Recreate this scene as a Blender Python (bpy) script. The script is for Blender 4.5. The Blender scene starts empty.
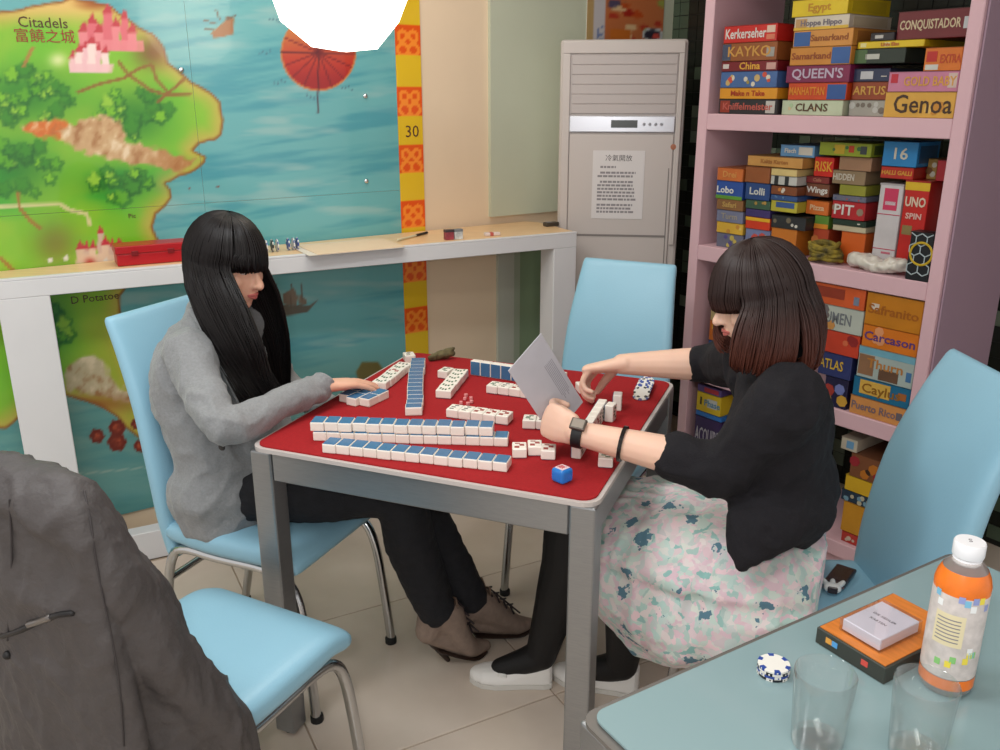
import bpy, bmesh, math, random
import numpy as np
from mathutils import Vector, Matrix, noise
random.seed(7)
S = bpy.context.scene
C = S.collection

# ---------------------------------------------------------------- camera, world, lights
CAM_H = 1.47; PITCH = math.radians(17.9); FPX = 870.0
cd = bpy.data.cameras.new('camera'); cam = bpy.data.objects.new('camera', cd); C.objects.link(cam)
cam.location = (0, 0, CAM_H); cam.rotation_euler = (math.radians(90) - PITCH, 0, 0)
cd.sensor_width = 36; cd.lens = 36 * FPX / 1000; cd.clip_start = 0.02
S.camera = cam
S.view_settings.view_transform = 'Standard'; S.view_settings.look = 'None'
S.view_settings.exposure = 0.0; S.view_settings.gamma = 1.0; S.view_settings.use_curve_mapping = False
wd = bpy.data.worlds.new('world'); S.world = wd; wd.use_nodes = True
wd.node_tree.nodes['Background'].inputs[0].default_value = (1.0, 0.96, 0.93, 1)
wd.node_tree.nodes['Background'].inputs[1].default_value = 0.95

def area_light(name, loc, rot, sx, sy, power, col):
    l = bpy.data.lights.new(name, 'AREA'); l.shape = 'RECTANGLE'; l.size = sx; l.size_y = sy; l.energy = power; l.color = col
    o = bpy.data.objects.new(name, l); C.objects.link(o); o.location = loc; o.rotation_euler = rot
    return o
area_light('ceiling_tube_light', (-1.0, 0.9, 2.62), (0, 0, math.radians(34)), 1.2, 0.3, 26, (0.95, 0.98, 1.0))
area_light('ceiling_tube_light', (0.1, 0.2, 2.62), (0, 0, math.radians(34)), 1.2, 0.3, 12, (1.0, 0.97, 0.92))
area_light('ceiling_tube_light', (-0.3, 2.4, 2.62), (0, 0, math.radians(34)), 1.2, 0.3, 12, (1.0, 0.95, 0.88))

area_light('camera_flash', (-0.06, -0.03, CAM_H+0.07), (math.radians(90)-PITCH, 0, 0), 0.05, 0.03, 5.0, (1.0, 0.98, 0.96))

# ---------------------------------------------------------------- calibration: pixel of the 1000x750 frame -> point in the room
CP, SP = math.cos(PITCH), math.sin(PITCH)
def ray(x, y):
    u = (x - 500) / FPX; v = (y - 375) / FPX
    return Vector((u, CP - v * SP, -(SP + v * CP)))
EYE = Vector((0, 0, CAM_H))
def P(x, y, z):
    d = ray(x, y); return EYE + d * ((z - CAM_H) / d.z)
def D(x, y, Y):
    d = ray(x, y); return EYE + d * (Y / d.y)
def W(x, y, p, n):
    d = ray(x, y); return EYE + d * ((Vector(p) - EYE).dot(n) / d.dot(n))

# ---------------------------------------------------------------- materials
def lin(c):
    c = c / 255.0
    return c / 12.92 if c <= 0.04045 else ((c + 0.055) / 1.055) ** 2.4
def L3(rgb): return (lin(rgb[0]), lin(rgb[1]), lin(rgb[2]), 1)
MATS = {}
def mat(name, rgb=(128,128,128), rough=0.5, metal=0.0, var=0.0, vscale=8.0, bump=0.0, bscale=60.0, emit=None, estr=0.0,
        trans=0.0, ior=1.45, coat=0.0, rgb2=None, stretch=None, sheen=0.0, spec=None, alpha=1.0, sss=0.0):
    if name in MATS: return MATS[name]
    m = bpy.data.materials.new(name); m.use_nodes = True; MATS[name] = m
    nt = m.node_tree; b = nt.nodes['Principled BSDF']
    b.inputs['Base Color'].default_value = L3(rgb); b.inputs['Roughness'].default_value = rough; b.inputs['Metallic'].default_value = metal
    b.inputs['IOR'].default_value = ior; b.inputs['Transmission Weight'].default_value = trans; b.inputs['Coat Weight'].default_value = coat
    if sheen: b.inputs['Sheen Weight'].default_value = sheen
    if spec is not None: b.inputs['Specular IOR Level'].default_value = spec
    if sss:
        b.inputs['Subsurface Weight'].default_value = sss; b.inputs['Subsurface Radius'].default_value = (0.01, 0.004, 0.002)
    b.inputs['Alpha'].default_value = alpha
    if emit:
        b.inputs['Emission Color'].default_value = L3(emit); b.inputs['Emission Strength'].default_value = estr
    if var or bump:
        tc = nt.nodes.new('ShaderNodeTexCoord'); mp = nt.nodes.new('ShaderNodeMapping')
        nt.links.new(tc.outputs['Object'], mp.inputs['Vector'])
        if stretch: mp.inputs['Scale'].default_value = stretch
    if var:
        n = nt.nodes.new('ShaderNodeTexNoise'); n.inputs['Scale'].default_value = vscale; n.inputs['Detail'].default_value = 4
        nt.links.new(mp.outputs['Vector'], n.inputs['Vector'])
        r = nt.nodes.new('ShaderNodeValToRGB'); r.color_ramp.elements[0].position = 0.3; r.color_ramp.elements[1].position = 0.7
        c1 = L3(rgb); c2 = L3(rgb2) if rgb2 else tuple(min(1, v * (1 + var)) for v in c1[:3]) + (1,)
        c0 = c1 if rgb2 else tuple(v * (1 - var) for v in c1[:3]) + (1,)
        r.color_ramp.elements[0].color = c0; r.color_ramp.elements[1].color = c2
        nt.links.new(n.outputs['Fac'], r.inputs['Fac']); nt.links.new(r.outputs['Color'], b.inputs['Base Color'])
    if bump:
        n2 = nt.nodes.new('ShaderNodeTexNoise'); n2.inputs['Scale'].default_value = bscale; n2.inputs['Detail'].default_value = 3
        nt.links.new(mp.outputs['Vector'], n2.inputs['Vector'])
        bp = nt.nodes.new('ShaderNodeBump'); bp.inputs['Strength'].default_value = bump; bp.inputs['Distance'].default_value = 0.01
        nt.links.new(n2.outputs['Fac'], bp.inputs['Height']); nt.links.new(bp.outputs['Normal'], b.inputs['Normal'])
    return m
def thin_glass(name, rgb=(244,250,250), ior=1.45, rough=0.02, haze=0.0):
    if name in MATS: return MATS[name]
    m = bpy.data.materials.new(name); m.use_nodes = True; MATS[name] = m; nt = m.node_tree; nt.nodes.remove(nt.nodes['Principled BSDF'])
    tr = nt.nodes.new('ShaderNodeBsdfTransparent'); tr.inputs[0].default_value = L3(rgb); gl = nt.nodes.new('ShaderNodeBsdfGlossy'); gl.inputs['Roughness'].default_value = rough
    lw = nt.nodes.new('ShaderNodeLayerWeight'); lw.inputs[0].default_value = 0.5; pw = nt.nodes.new('ShaderNodeMath'); pw.operation = 'POWER'; pw.inputs[1].default_value = 2.2
    fr = nt.nodes.new('ShaderNodeMath'); fr.operation = 'MULTIPLY_ADD'; fr.inputs[1].default_value = 0.75; fr.inputs[2].default_value = 0.03 + (ior-1.35)*0.2; mx = nt.nodes.new('ShaderNodeMixShader')
    nt.links.new(lw.outputs['Facing'], pw.inputs[0]); nt.links.new(pw.outputs[0], fr.inputs[0]); nt.links.new(fr.outputs[0], mx.inputs[0]); nt.links.new(tr.outputs[0], mx.inputs[1]); nt.links.new(gl.outputs[0], mx.inputs[2]); out = mx
    if haze:
        df = nt.nodes.new('ShaderNodeBsdfTranslucent'); df2 = nt.nodes.new('ShaderNodeBsdfDiffuse'); m1 = nt.nodes.new('ShaderNodeMixShader'); m2 = nt.nodes.new('ShaderNodeMixShader'); m2.inputs[0].default_value = haze
        df.inputs[0].default_value = (.85,.82,.8,1); df2.inputs[0].default_value = (.8,.77,.75,1)
        nt.links.new(df.outputs[0], m1.inputs[1]); nt.links.new(df2.outputs[0], m1.inputs[2]); nt.links.new(mx.outputs[0], m2.inputs[1]); nt.links.new(m1.outputs[0], m2.inputs[2]); out = m2
    nt.links.new(out.outputs[0], nt.nodes['Material Output'].inputs['Surface'])
    return m
def vcol_mat(name, rough=0.35, coat=0.0):
    m = bpy.data.materials.new(name); m.use_nodes = True; nt = m.node_tree; b = nt.nodes['Principled BSDF']
    a = nt.nodes.new('ShaderNodeVertexColor'); a.layer_name = 'print'
    nt.links.new(a.outputs['Color'], b.inputs['Base Color']); b.inputs['Roughness'].default_value = rough; b.inputs['Coat Weight'].default_value = coat
    return m

# ---------------------------------------------------------------- object helpers
def link(o, parent=None):
    C.objects.link(o)
    if parent is not None: o.parent = parent
    return o
def obj(name, bm, m, parent=None, smooth=False, angle=None):
    me = bpy.data.meshes.new(name)
    if isinstance(bm, bmesh.types.BMesh):
        bmesh.ops.recalc_face_normals(bm, faces=bm.faces[:]); bm.to_mesh(me); bm.free()
    else: me = bm
    if m is not None:
        me.materials.clear(); me.materials.append(m)
    if smooth:
        for p in me.polygons: p.use_smooth = True
    if angle is not None: me.set_sharp_from_angle(angle=math.radians(angle))
    return link(bpy.data.objects.new(name, me), parent)
def tag(o, label, cat, group=None, kind=None):
    o['label'] = label
    if cat: o['category'] = cat
    if group: o['group'] = group
    if kind: o['kind'] = kind
    return o
def thing(name, label, cat, loc=(0,0,0), rotz=0, group=None):
    o = bpy.data.objects.new(name, None); C.objects.link(o); o.empty_display_size = 0.05
    o.location = loc; o.rotation_euler = (0, 0, rotz)
    return tag(o, label, cat, group)
def struct(o): o['kind'] = 'structure'; return o
def copy_tree(o, parent=None):
    c = o.copy(); C.objects.link(c); c.parent = parent
    for ch in o.children: copy_tree(ch, c)
    return c
def new(): return bmesh.new()
def box(bm, lo, hi, bev=0.0, seg=1, M=None):
    r = bmesh.ops.create_cube(bm, size=1.0)
    vs = r['verts']; lo = Vector(lo); hi = Vector(hi); c = (lo + hi) / 2; d = hi - lo
    for v in vs: v.co = Vector((v.co.x * d.x, v.co.y * d.y, v.co.z * d.z)) + c
    if bev > 0:
        es = list({e for v in vs for e in v.link_edges})
        rr = bmesh.ops.bevel(bm, geom=es, offset=bev, segments=seg, affect='EDGES', profile=0.5)
        vs = list({v for f in rr['faces'] for v in f.verts} | {v for v in vs if v.is_valid})
    if M is not None:
        for v in vs: v.co = M @ v.co
    return vs
def bxo(name, lo, hi, m, parent=None, bev=0.0, seg=1, M=None):
    bm = new(); box(bm, lo, hi, bev, seg, M); return obj(name, bm, m, parent)
def catmull(pts, n):
    if n <= 1 or len(pts) < 3: return list(pts)
    out = []
    for i in range(len(pts) - 1):
        p0 = pts[max(i-1, 0)]; p1 = pts[i]; p2 = pts[i+1]; p3 = pts[min(i+2, len(pts)-1)]
        for k in range(n):
            t = k / n; t2 = t*t; t3 = t2*t
            out.append(0.5 * ((2*p1) + (p2-p0)*t + (2*p0-5*p1+4*p2-p3)*t2 + (3*p1-p0-3*p2+p3)*t3))
    out.append(pts[-1]); return out
def tube(bm, pts, radii, n=10, sub=4, side=None, caps='round'):
    """closed tube through pts; radii floats or (a,b) with a along 'side'"""
    pts = [Vector(p) for p in pts]
    if not isinstance(radii, (list, tuple)): radii = [radii] * len(pts)
    rr = [Vector((r, r, 0)) if not isinstance(r, (tuple, list)) else Vector((r[0], r[1], 0)) for r in radii]
    pts = catmull(pts, sub); rr = catmull(rr, sub)
    if caps == 'round':
        t0 = (pts[0] - pts[1]).normalized(); t1 = (pts[-1] - pts[-2]).normalized(); k0 = min(rr[0].x, rr[0].y); k1 = min(rr[-1].x, rr[-1].y)
        a = [(pts[0] + t0 * k0 * math.sin(f), rr[0] * math.cos(f)) for f in (1.45, 1.1, 0.65, 0.3)]
        e = [(pts[-1] + t1 * k1 * math.sin(f), rr[-1] * math.cos(f)) for f in (0.3, 0.65, 1.1, 1.45)]
        pts = [p for p, _ in a] + pts + [p for p, _ in e]; rr = [r for _, r in a] + rr + [r for _, r in e]
    up = None; rings = []
    for i, p in enumerate(pts):
        t = (pts[min(i+1, len(pts)-1)] - pts[max(i-1, 0)])
        if t.length < 1e-9: t = Vector((0, 0, 1))
        t.normalize()
        if side is not None:
            a = Vector(side) - t * Vector(side).dot(t)
        else:
            if up is None: up = Vector((0, 0, 1)) if abs(t.z) < 0.9 else Vector((1, 0, 0))
            a = up - t * up.dot(t)
        if a.length < 1e-6: a = t.orthogonal()
        a.normalize(); up = a; b = t.cross(a)
        rings.append([bm.verts.new(p + a * (rr[i].x * math.cos(2*math.pi*k/n)) + b * (rr[i].y * math.sin(2*math.pi*k/n))) for k in range(n)])
    for i in range(len(rings) - 1):
        for k in range(n):
            bm.faces.new((rings[i][k], rings[i][(k+1) % n], rings[i+1][(k+1) % n], rings[i+1][k]))
    bm.faces.new(rings[0][::-1]); bm.faces.new(rings[-1])
def ellipsoid(bm, c, axes, radii, seg=20, rings=12):
    r = bmesh.ops.create_uvsphere(bm, u_segments=seg, v_segments=rings, radius=1.0)
    for v in r['verts']:
        v.co = Vector(c) + axes[0] * (v.co.x * radii[0]) + axes[1] * (v.co.y * radii[1]) + axes[2] * (v.co.z * radii[2])
def lathe(bm, prof, n=24, c=(0,0,0), M=None):
    """prof = [(r,z)...] revolved about z; closed if r=0 at the ends"""
    c = Vector(c); rings = []
    for r, z in prof:
        if r < 1e-6: rings.append([bm.verts.new(c + Vector((0, 0, z)))])
        else: rings.append([bm.verts.new(c + Vector((r*math.cos(2*math.pi*k/n), r*math.sin(2*math.pi*k/n), z))) for k in range(n)])
    for a, b in zip(rings[:-1], rings[1:]):
        for k in range(n):
            f = [a[k % len(a)], a[(k+1) % len(a)], b[(k+1) % len(b)], b[k % len(b)]]
            f = [v for i, v in enumerate(f) if v not in f[:i]]
            if len(f) >= 3:
                try: bm.faces.new(f)
                except ValueError: pass
    if M is not None:
        for r in rings:
            for v in r: v.co = M @ v.co
def prism(bm, poly, z0, z1, M=None):
    """poly [(x,y)] extruded z0..z1"""
    a = [bm.verts.new((p[0], p[1], z0)) for p in poly]; b = [bm.verts.new((p[0], p[1], z1)) for p in poly]
    n = len(poly)
    bm.faces.new(a[::-1]); bm.faces.new(b)
    for k in range(n): bm.faces.new((a[k], a[(k+1) % n], b[(k+1) % n], b[k]))
    if M is not None:
        for v in a + b: v.co = M @ v.co
def rrect(w, h, r, n=4):
    out = []
    for cx, cy, a0 in ((w/2-r, h/2-r, 0), (-w/2+r, h/2-r, 90), (-w/2+r, -h/2+r, 180), (w/2-r, -h/2+r, 270)):
        for k in range(n+1):
            a = math.radians(a0 + 90*k/n); out.append((cx + r*math.cos(a), cy + r*math.sin(a)))
    return out
def text_obj(name, s, size, m, parent, M, depth=0.0006, align='CENTER', stretch=1.0, shear=0.0, bold=0.0, fit=None):
    cu = bpy.data.curves.new(name, 'FONT'); cu.body = s; cu.size = size; cu.extrude = depth; cu.align_x = align; cu.align_y = 'CENTER'
    cu.shear = shear; cu.offset = bold; cu.resolution_u = 2
    o = bpy.data.objects.new(name, cu); C.objects.link(o)
    me = bpy.data.meshes.new_from_object(o.evaluated_get(bpy.context.evaluated_depsgraph_get()))
    bpy.data.objects.remove(o); bpy.data.curves.remove(cu)
    me.name = name
    if fit and len(me.vertices):
        xs = [v.co.x for v in me.vertices]; wd_ = max(xs) - min(xs); stretch = min(1.15, fit/max(wd_, 1e-6))
    me.transform(M @ Matrix.Diagonal((stretch, 1, 1, 1)))
    me.materials.clear(); me.materials.append(m)
    return link(bpy.data.objects.new(name, me), parent)
def frame_M(o, x, y, z):
    M = Matrix((Vector(x), Vector(y), Vector(z))).transposed().to_4x4(); M.translation = Vector(o); return M
def bake_remesh(bm, voxel, smooth=3, fac=0.5):
    me = bpy.data.meshes.new('tmp'); bmesh.ops.recalc_face_normals(bm, faces=bm.faces[:]); bm.to_mesh(me); bm.free()
    o = bpy.data.objects.new('tmp', me); C.objects.link(o)
    r = o.modifiers.new('r', 'REMESH'); r.mode = 'VOXEL'; r.voxel_size = voxel
    if smooth:
        s = o.modifiers.new('s', 'SMOOTH'); s.factor = fac; s.iterations = smooth
    out = bpy.data.meshes.new_from_object(o.evaluated_get(bpy.context.evaluated_depsgraph_get()))
    bpy.data.objects.remove(o); bpy.data.meshes.remove(me)
    for p in out.polygons: p.use_smooth = True
    return out
def fold_noise(me, amp, scale, stretch=(1,1,1)):
    n = len(me.vertices); co = np.empty(n*3); me.vertices.foreach_get('co', co); co = co.reshape(-1, 3)
    no = np.empty(n*3); me.vertex_normals.foreach_get('vector', no); no = no.reshape(-1, 3)
    for i in range(n):
        p = Vector((co[i,0]*scale*stretch[0], co[i,1]*scale*stretch[1], co[i,2]*scale*stretch[2]))
        co[i] += no[i] * (noise.noise(p) * amp)
    me.vertices.foreach_set('co', co.ravel()); me.update()
# ================================================================ THE ROOM
WA = math.radians(34); wdv = Vector((math.cos(WA), math.sin(WA), 0)); wn = Vector((math.sin(WA), -math.cos(WA), 0))
W0 = Vector((-0.336, 3.332, 0))                 # a point of the mural wall; wall coordinate s runs along wdv
def wall_M(off=0.0):                             # local (s, up, out)
    return frame_M(W0 + wn * off, wdv, (0,0,1), wn)
def on_wall(x, y):
    q = W(x, y, W0, wn); return ((q - W0).dot(wdv), q.z)
S_COR = 1.30
corner = W0 + wdv * S_COR
MA = math.radians(-56); mdv = Vector((math.cos(MA), math.sin(MA), 0)); mn = Vector((-math.sin(-MA), -math.cos(MA), 0))
mn = Vector((mdv.y, -mdv.x, 0)); mn = mn if mn.x < 0 else -mn

# floor: a slab for the joints and square tiles on it
grout = mat('floor_grout', (168,150,132), 0.8)
fl = struct(bxo('floor', (-3.2, -1.6, -0.03), (3.6, 5.4, -0.004), grout))
tile_m = mat('floor_tile', (202,187,172), 0.20, var=0.05, vscale=6, rgb2=(210,196,182), spec=0.5)
TS = 0.60; ta = math.radians(28)
tx = Vector((math.cos(ta), math.sin(ta), 0)); ty = Vector((-math.sin(ta), math.cos(ta), 0))
_p1, _p2 = P(555, 694, 0), P(506, 570, 0); t_org = _p1 + ty*((_p2 - _p1).dot(ty))   # two joints seen beside the shoes
bm = new(); box(bm, (0.002, 0.002, -0.02), (TS-0.002, TS-0.002, 0.0), 0.0015)
tmesh = bpy.data.meshes.new('floor_tile'); bm.to_mesh(tmesh); bm.free(); tmesh.materials.append(tile_m)
for i in range(-7, 8):
    for j in range(-7, 8):
        p = t_org + tx*(i*TS) + ty*(j*TS); q = p + (tx+ty)*TS/2
        if not (-2.9 < q.x < 3.0 and -1.3 < q.y < 5.0): continue
        if (q - W0).dot(wn) < 0.2 or (q - corner).dot(mn) < 0.2: continue
        o = bpy.data.objects.new('floor_tile', tmesh); link(o, fl); o.location = (p.x, p.y, 0); o.rotation_euler = (0, 0, ta)

beige = mat('wall_beige', (226,204,176), 0.55, var=0.03, vscale=3)
palegreen = mat('wall_pale_green', (190,196,176), 0.5, var=0.03, vscale=3)
def wall_slab(name, s0, s1, z0, z1, off0, off1, m, parent=None):
    bm = new(); box(bm, (s0, z0, off0), (s1, z1, off1), M=wall_M()); return obj(name, bm, m, parent)
wb = struct(wall_slab('wall_back', -2.9, S_COR + 0.1, 0, 2.7, -0.12, -0.006, beige))
s_stripe1 = on_wall(424.5, 200)[0]; s_green = on_wall(489, 100)[0]
pp = wall_slab('wall_panel', s_green, S_COR, 1.0, 2.7, -0.006, 0.012, palegreen, wb)
for a, b, m_ in ((0.39, 0.47, mat('jamb_pale', (186,190,178), 0.4)), (0.47, 0.50, mat('jamb_grey_green', (160,172,152), 0.4)), (0.50, 0.64, mat('panel_green', (128,150,120), 0.3)), (0.64, 0.70, mat('jamb_pale', (186,190,178), 0.4))):
    wall_slab('wall_panel', a, b, 0, 0.93, -0.006, 0.01, m_, wb)
# mosaic wall behind the shelf: dark tiles with scattered paler ones
tile_dark = mat('mosaic_dark', (34,38,32), 0.25); tile_mid = mat('mosaic_green', (78,92,76), 0.25); tile_pale = mat('mosaic_pale', (112,124,108), 0.25)
mos = struct(obj('wall_right', (lambda b: (box(b, (0, 0, -0.12), (3.4, 2.7, -0.004), M=frame_M(corner, mdv, (0,0,1), mn)), b)[1])(new()), mat('mosaic_joint', (20,22,19), 0.6)))
MT = 0.052
meshes = []
for m_ in (tile_dark, tile_mid, tile_pale):
    b = new(); box(b, (0.0015, 0.0015, -0.003), (MT-0.0015, MT-0.0015, 0.001), 0.0); me = bpy.data.meshes.new('mosaic_tile'); b.to_mesh(me); b.free(); me.materials.append(m_); meshes.append(me)
rng = random.Random(3); cnt = 0
stuff = [new(), new(), new()]
for i in range(0, 40):
    for j in range(0, 42):
        k = 0 if rng.random() < 0.78 else (1 if rng.random() < 0.7 else 2)
        if i < 2 and j > 28: k = max(k, 1)
        Mx = frame_M(corner + mdv*(i*MT) + Vector((0,0,j*MT + 0.02)), mdv, (0,0,1), mn)
        if i < 9 and j > 8 and cnt < 290:
            o = bpy.data.objects.new('mosaic_tile', meshes[k]); link(o, mos); o.matrix_world = Mx; cnt += 1
        else:
            box(stuff[k], (0.0015, 0.0015, -0.003), (MT-0.0015, MT-0.0015, 0.001), M=Mx)
for b, m_ in zip(stuff, (tile_dark, tile_mid, tile_pale)):
    o = obj('mosaic_field', b, m_, mos); o['kind'] = 'stuff'
ceil = struct(bxo('ceiling', (-3.2, -1.6, 2.66), (3.6, 5.4, 2.76), mat('ceiling_white', (232,230,224), 0.8)))

# ---------------------------------------------------------------- the printed map on the wall
def sm(a, b, x): t = np.clip((x - a) / (b - a), 0, 1); return t*t*(3 - 2*t)
_r = np.random.RandomState(11); _LAT = [_r.rand(64, 64) for _ in range(6)]
def vn(x, y, k=0):
    L = _LAT[k % 6]; xi = np.floor(x).astype(int); yi = np.floor(y).astype(int); fx = x - xi; fy = y - yi
    fx = fx*fx*(3-2*fx); fy = fy*fy*(3-2*fy)
    g = lambda a, b: L[a % 64, b % 64]
    return (g(xi,yi)*(1-fx) + g(xi+1,yi)*fx)*(1-fy) + (g(xi,yi+1)*(1-fx) + g(xi+1,yi+1)*fx)*fy
def fbm(x, y, k=0): return 0.55*vn(x,y,k) + 0.3*vn(x*2.1,y*2.1,k+1) + 0.15*vn(x*4.3,y*4.3,k+2)
def poly_sd(poly, X, Y):
    """signed distance in px, negative inside"""
    d = np.full(X.shape, 1e9); ins = np.zeros(X.shape, bool); n = len(poly)
    for i in range(n):
        x1, y1 = poly[i]; x2, y2 = poly[(i+1) % n]
        ex, ey = x2-x1, y2-y1; L = ex*ex + ey*ey + 1e-9
        t = np.clip(((X-x1)*ex + (Y-y1)*ey)/L, 0, 1); d = np.minimum(d, (X-x1-t*ex)**2 + (Y-y1-t*ey)**2)
        c = ((y1 > Y) != (y2 > Y)) & (X < (x2-x1)*(Y-y1)/((y2-y1) + 1e-12) + x1); ins ^= c
    d = np.sqrt(d); return np.where(ins, -d, d)
def seg_d(pts, X, Y):
    d = np.full(X.shape, 1e9)
    for (x1, y1), (x2, y2) in zip(pts[:-1], pts[1:]):
        ex, ey = x2-x1, y2-y1; L = ex*ex+ey*ey+1e-9; t = np.clip(((X-x1)*ex+(Y-y1)*ey)/L, 0, 1)
        d = np.minimum(d, np.hypot(X-x1-t*ex, Y-y1-t*ey))
    return d
COAST = [(-300,30),(0,12),(50,3),(72,-2),(110,5),(128,18),(138,26),(152,33),(164,46),(168,62),(176,68),(192,82),(210,92),(220,102),(224,120),(222,134),(214,141),(200,143),(194,150),(206,157),(205,163),(194,171),(178,178),(166,183),(171,190),(172,199),(165,206),(156,214),(153,226),(158,240),(160,252),(150,270),(128,284),(121,296),(120,318),(124,345),(134,370),(141,400),(150,425),(148,440),(136,436),(126,428),(118,418),(104,408),(86,401),(66,396),(40,402),(6,428),(-300,440)]
def paint(X, Y):
    def mix(c, rgb, a):
        a = np.clip(a, 0, 1)[..., None]; return c*(1-a) + np.array(rgb, float)*a
    ones = np.ones(X.shape)
    c = np.array([104,172,176.])*ones[..., None]
    st = fbm(X/95, Y/9+X/60, 0); c = mix(c, (72,150,164), sm(0.45, 0.75, st)*0.85); c = mix(c, (150,186,184), sm(0.5, 0.8, fbm(X/70+9, Y/11, 3))*0.7)
    c = mix(c, (96,142,132), sm(330, 380, Y)*0.55)
    sd = poly_sd(COAST, X + 2*(vn(X/11, Y/11, 2)-.5), Y + 2*(vn(X/10, Y/10, 4)-.5))
    land = sm(1.0, -1.0, sd)
    g = np.array([104,186,44.])*ones[..., None]
    g = mix(g, (152,190,52), fbm(X/45, Y/40, 1)); g = mix(g, (62,176,58), sm(0.4, 0.7, fbm(X/60, Y/30, 5))*sm(130,170,Y)*sm(230,190,Y))
    g = mix(g, (206,170,84), sm(-22, -1, sd)*0.75); g = mix(g, (222,186,110), sm(45, 10, Y + (130-X)*0.12)*sm(160,60,X))
    g = mix(g, (186,170,60), sm(60, 110, X)*sm(290, 330, Y)*0.6)
    g = mix(g, (132,74,30), sm(-4.0, -0.5, sd)*0.85)
    g = mix(g, (120,62,28), np.exp(-((X-152)/18)**2 - ((Y-52)/16)**2)*0.8); g = mix(g, (150,72,24), sm(10, 0, np.hypot((X-95)/3, Y-4))*0.8)
    c = c*(1-land[..., None]) + g*land[..., None]
    # forests: clusters of round crowns
    fr = random.Random(5)
    def forest(x0, y0, x1, y1, n, dens=1.0):
        nonlocal c
        cx, cy, rx, ry = (x0+x1)/2, (y0+y1)/2, (x1-x0)/2, (y1-y0)/2
        c = mix(c, (38,120,34), np.exp(-(((X-cx)/rx)**2 + ((Y-cy)/ry)**2)*1.2)*0.85)
        for _ in range(n):
            a = fr.random()*6.283; r = math.sqrt(fr.random())*0.95
            x = cx + rx*r*math.cos(a); y = cy + ry*r*math.sin(a); R = 4 + 4*fr.random()
            dd = np.hypot(X-x, Y-y); w = 1.2*np.sin(5*np.arctan2(Y-y, X-x) + x)
            lit = fr.choice([(132,196,40),(96,170,34),(60,140,36),(160,206,60)])
            c = mix(c, (28,96,30), sm(R+2.5, R, dd+w)*0.6); c = mix(c, lit, sm(R, R-3.5, dd+w+ (X-x)*0.15 + (Y-y)*0.3)*0.85)
    forest(-30, 68, 76, 124, 34); forest(-30, 138, 60, 200, 26); forest(96, 88, 172, 146, 26); forest(78, 164, 156, 204, 20); forest(28, 300, 72, 350, 16)
    # mountains
    for poly, col in (([(20,128),(32,122),(55,118),(72,124),(66,140),(40,138)], (206,110,44)), ([(56,130),(78,122),(92,117),(108,115),(122,124),(128,140),(150,146),(176,154),(196,160),(182,172),(160,168),(128,163),(92,156),(70,146)], (196,160,116)), ([(66,368),(80,356),(92,355),(104,362),(112,378),(130,392),(138,406),(110,400),(84,394),(64,388)], (196,180,146))):
        sd2 = poly_sd(poly, X + 6*(vn(X/5, Y/5, 1)-.5), Y + 6*(vn(X/5, Y/5, 3)-.5)); a = sm(2, -3, sd2)
        rid = fbm(X/7 + Y/14, Y/15 - X/30, 2); k = np.array(col, float)*ones[..., None]
        rid = .5*rid + .5*fbm(X/7, Y/9, 4); k = mix(k, (232,214,182), sm(0.5, 0.75, rid)*.8); k = mix(k, (150,96,54), sm(0.5, 0.25, rid)*0.7)
        k = mix(k, (160,96,40), sm(130, 185, X)*sm(300, 250, Y)*0.6)
        c = c*(1-a[..., None]) + k*a[..., None]
    c = mix(c, (150,84,40), np.exp(-((X-95)/50)**2 - ((Y-404)/8)**2)*0.7*land)
    # roads
    for pts, w, col in (([(78,92),(100,84),(125,78),(140,68),(150,65)],1.3,(140,90,40)), ([(118,62),(130,75),(150,90),(168,95),(190,94)],1.3,(140,90,40)), ([(158,102),(172,90),(183,80)],1.3,(140,90,40)), ([(152,66),(156,80),(168,92)],1.3,(140,90,40)), ([(24,66),(32,48)],1.5,(176,120,60)), ([(0,207),(22,206),(60,204),(70,210),(86,214),(90,224)],1.6,(222,206,160)), ([(18,193),(20,208),(30,220),(40,228)],1.6,(168,104,48)), ([(0,258),(10,268),(20,276)],1.6,(168,104,48))):
        c = mix(c, col, sm(w+1, w-0.4, seg_d(pts, X + 2*(vn(X/12,Y/12,3)-.5), Y))*0.85)
    # castles
    def castle(x, y, s, c1, c2, n=7):
        nonlocal c
        q = random.Random(int(x))
        for i in range(n):
            tx_ = x + (i - n/2)*s*0.9 + q.uniform(-1,1); h = s*q.uniform(1.6, 3.6)*(1.25 - abs(i - n/2)/n)
            w = s*q.uniform(0.35, 0.6)
            c = mix(c, c1 if i % 2 else c2, sm(0.8, -0.5, np.maximum(np.abs(X-tx_)-w, np.maximum(y-h-Y, Y-y))))
            c = mix(c, (190,60,70), sm(0.8, -0.5, np.maximum(np.abs(X-tx_) - np.clip((Y-(y-h-s*1.2))/(s*1.2),0,1)*w*1.15, np.maximum(y-h-s*1.2-Y, Y-(y-h)))))
        c = mix(c, c2, sm(0.8, -0.5, np.maximum(np.abs(X-x)-s*n*0.5, np.abs(Y-y+s*0.6)-s*0.6))*0.85)
    castle(112, 51, 9.0, (214,106,116), (224,132,138)); castle(92, 72, 7.0, (240,214,208), (232,186,190), 6); castle(103, 263, 7.5, (206,176,160), (222,196,170), 7)
    c = mix(c, (250,240,200), np.exp(-((X-58)/9)**2 - ((Y-60)/7)**2)*0.7)  # lamp glare on the glossy mural, put into the print colour as a pale spot
    c = mix(c, (128,84,60), np.exp(-((X-55)/22)**2 - ((Y-243)/22)**2)*0.55); c = mix(c, (176,40,34), np.exp(-((X-90)/5)**2 - ((Y-262)/4)**2)*0.8)
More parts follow.
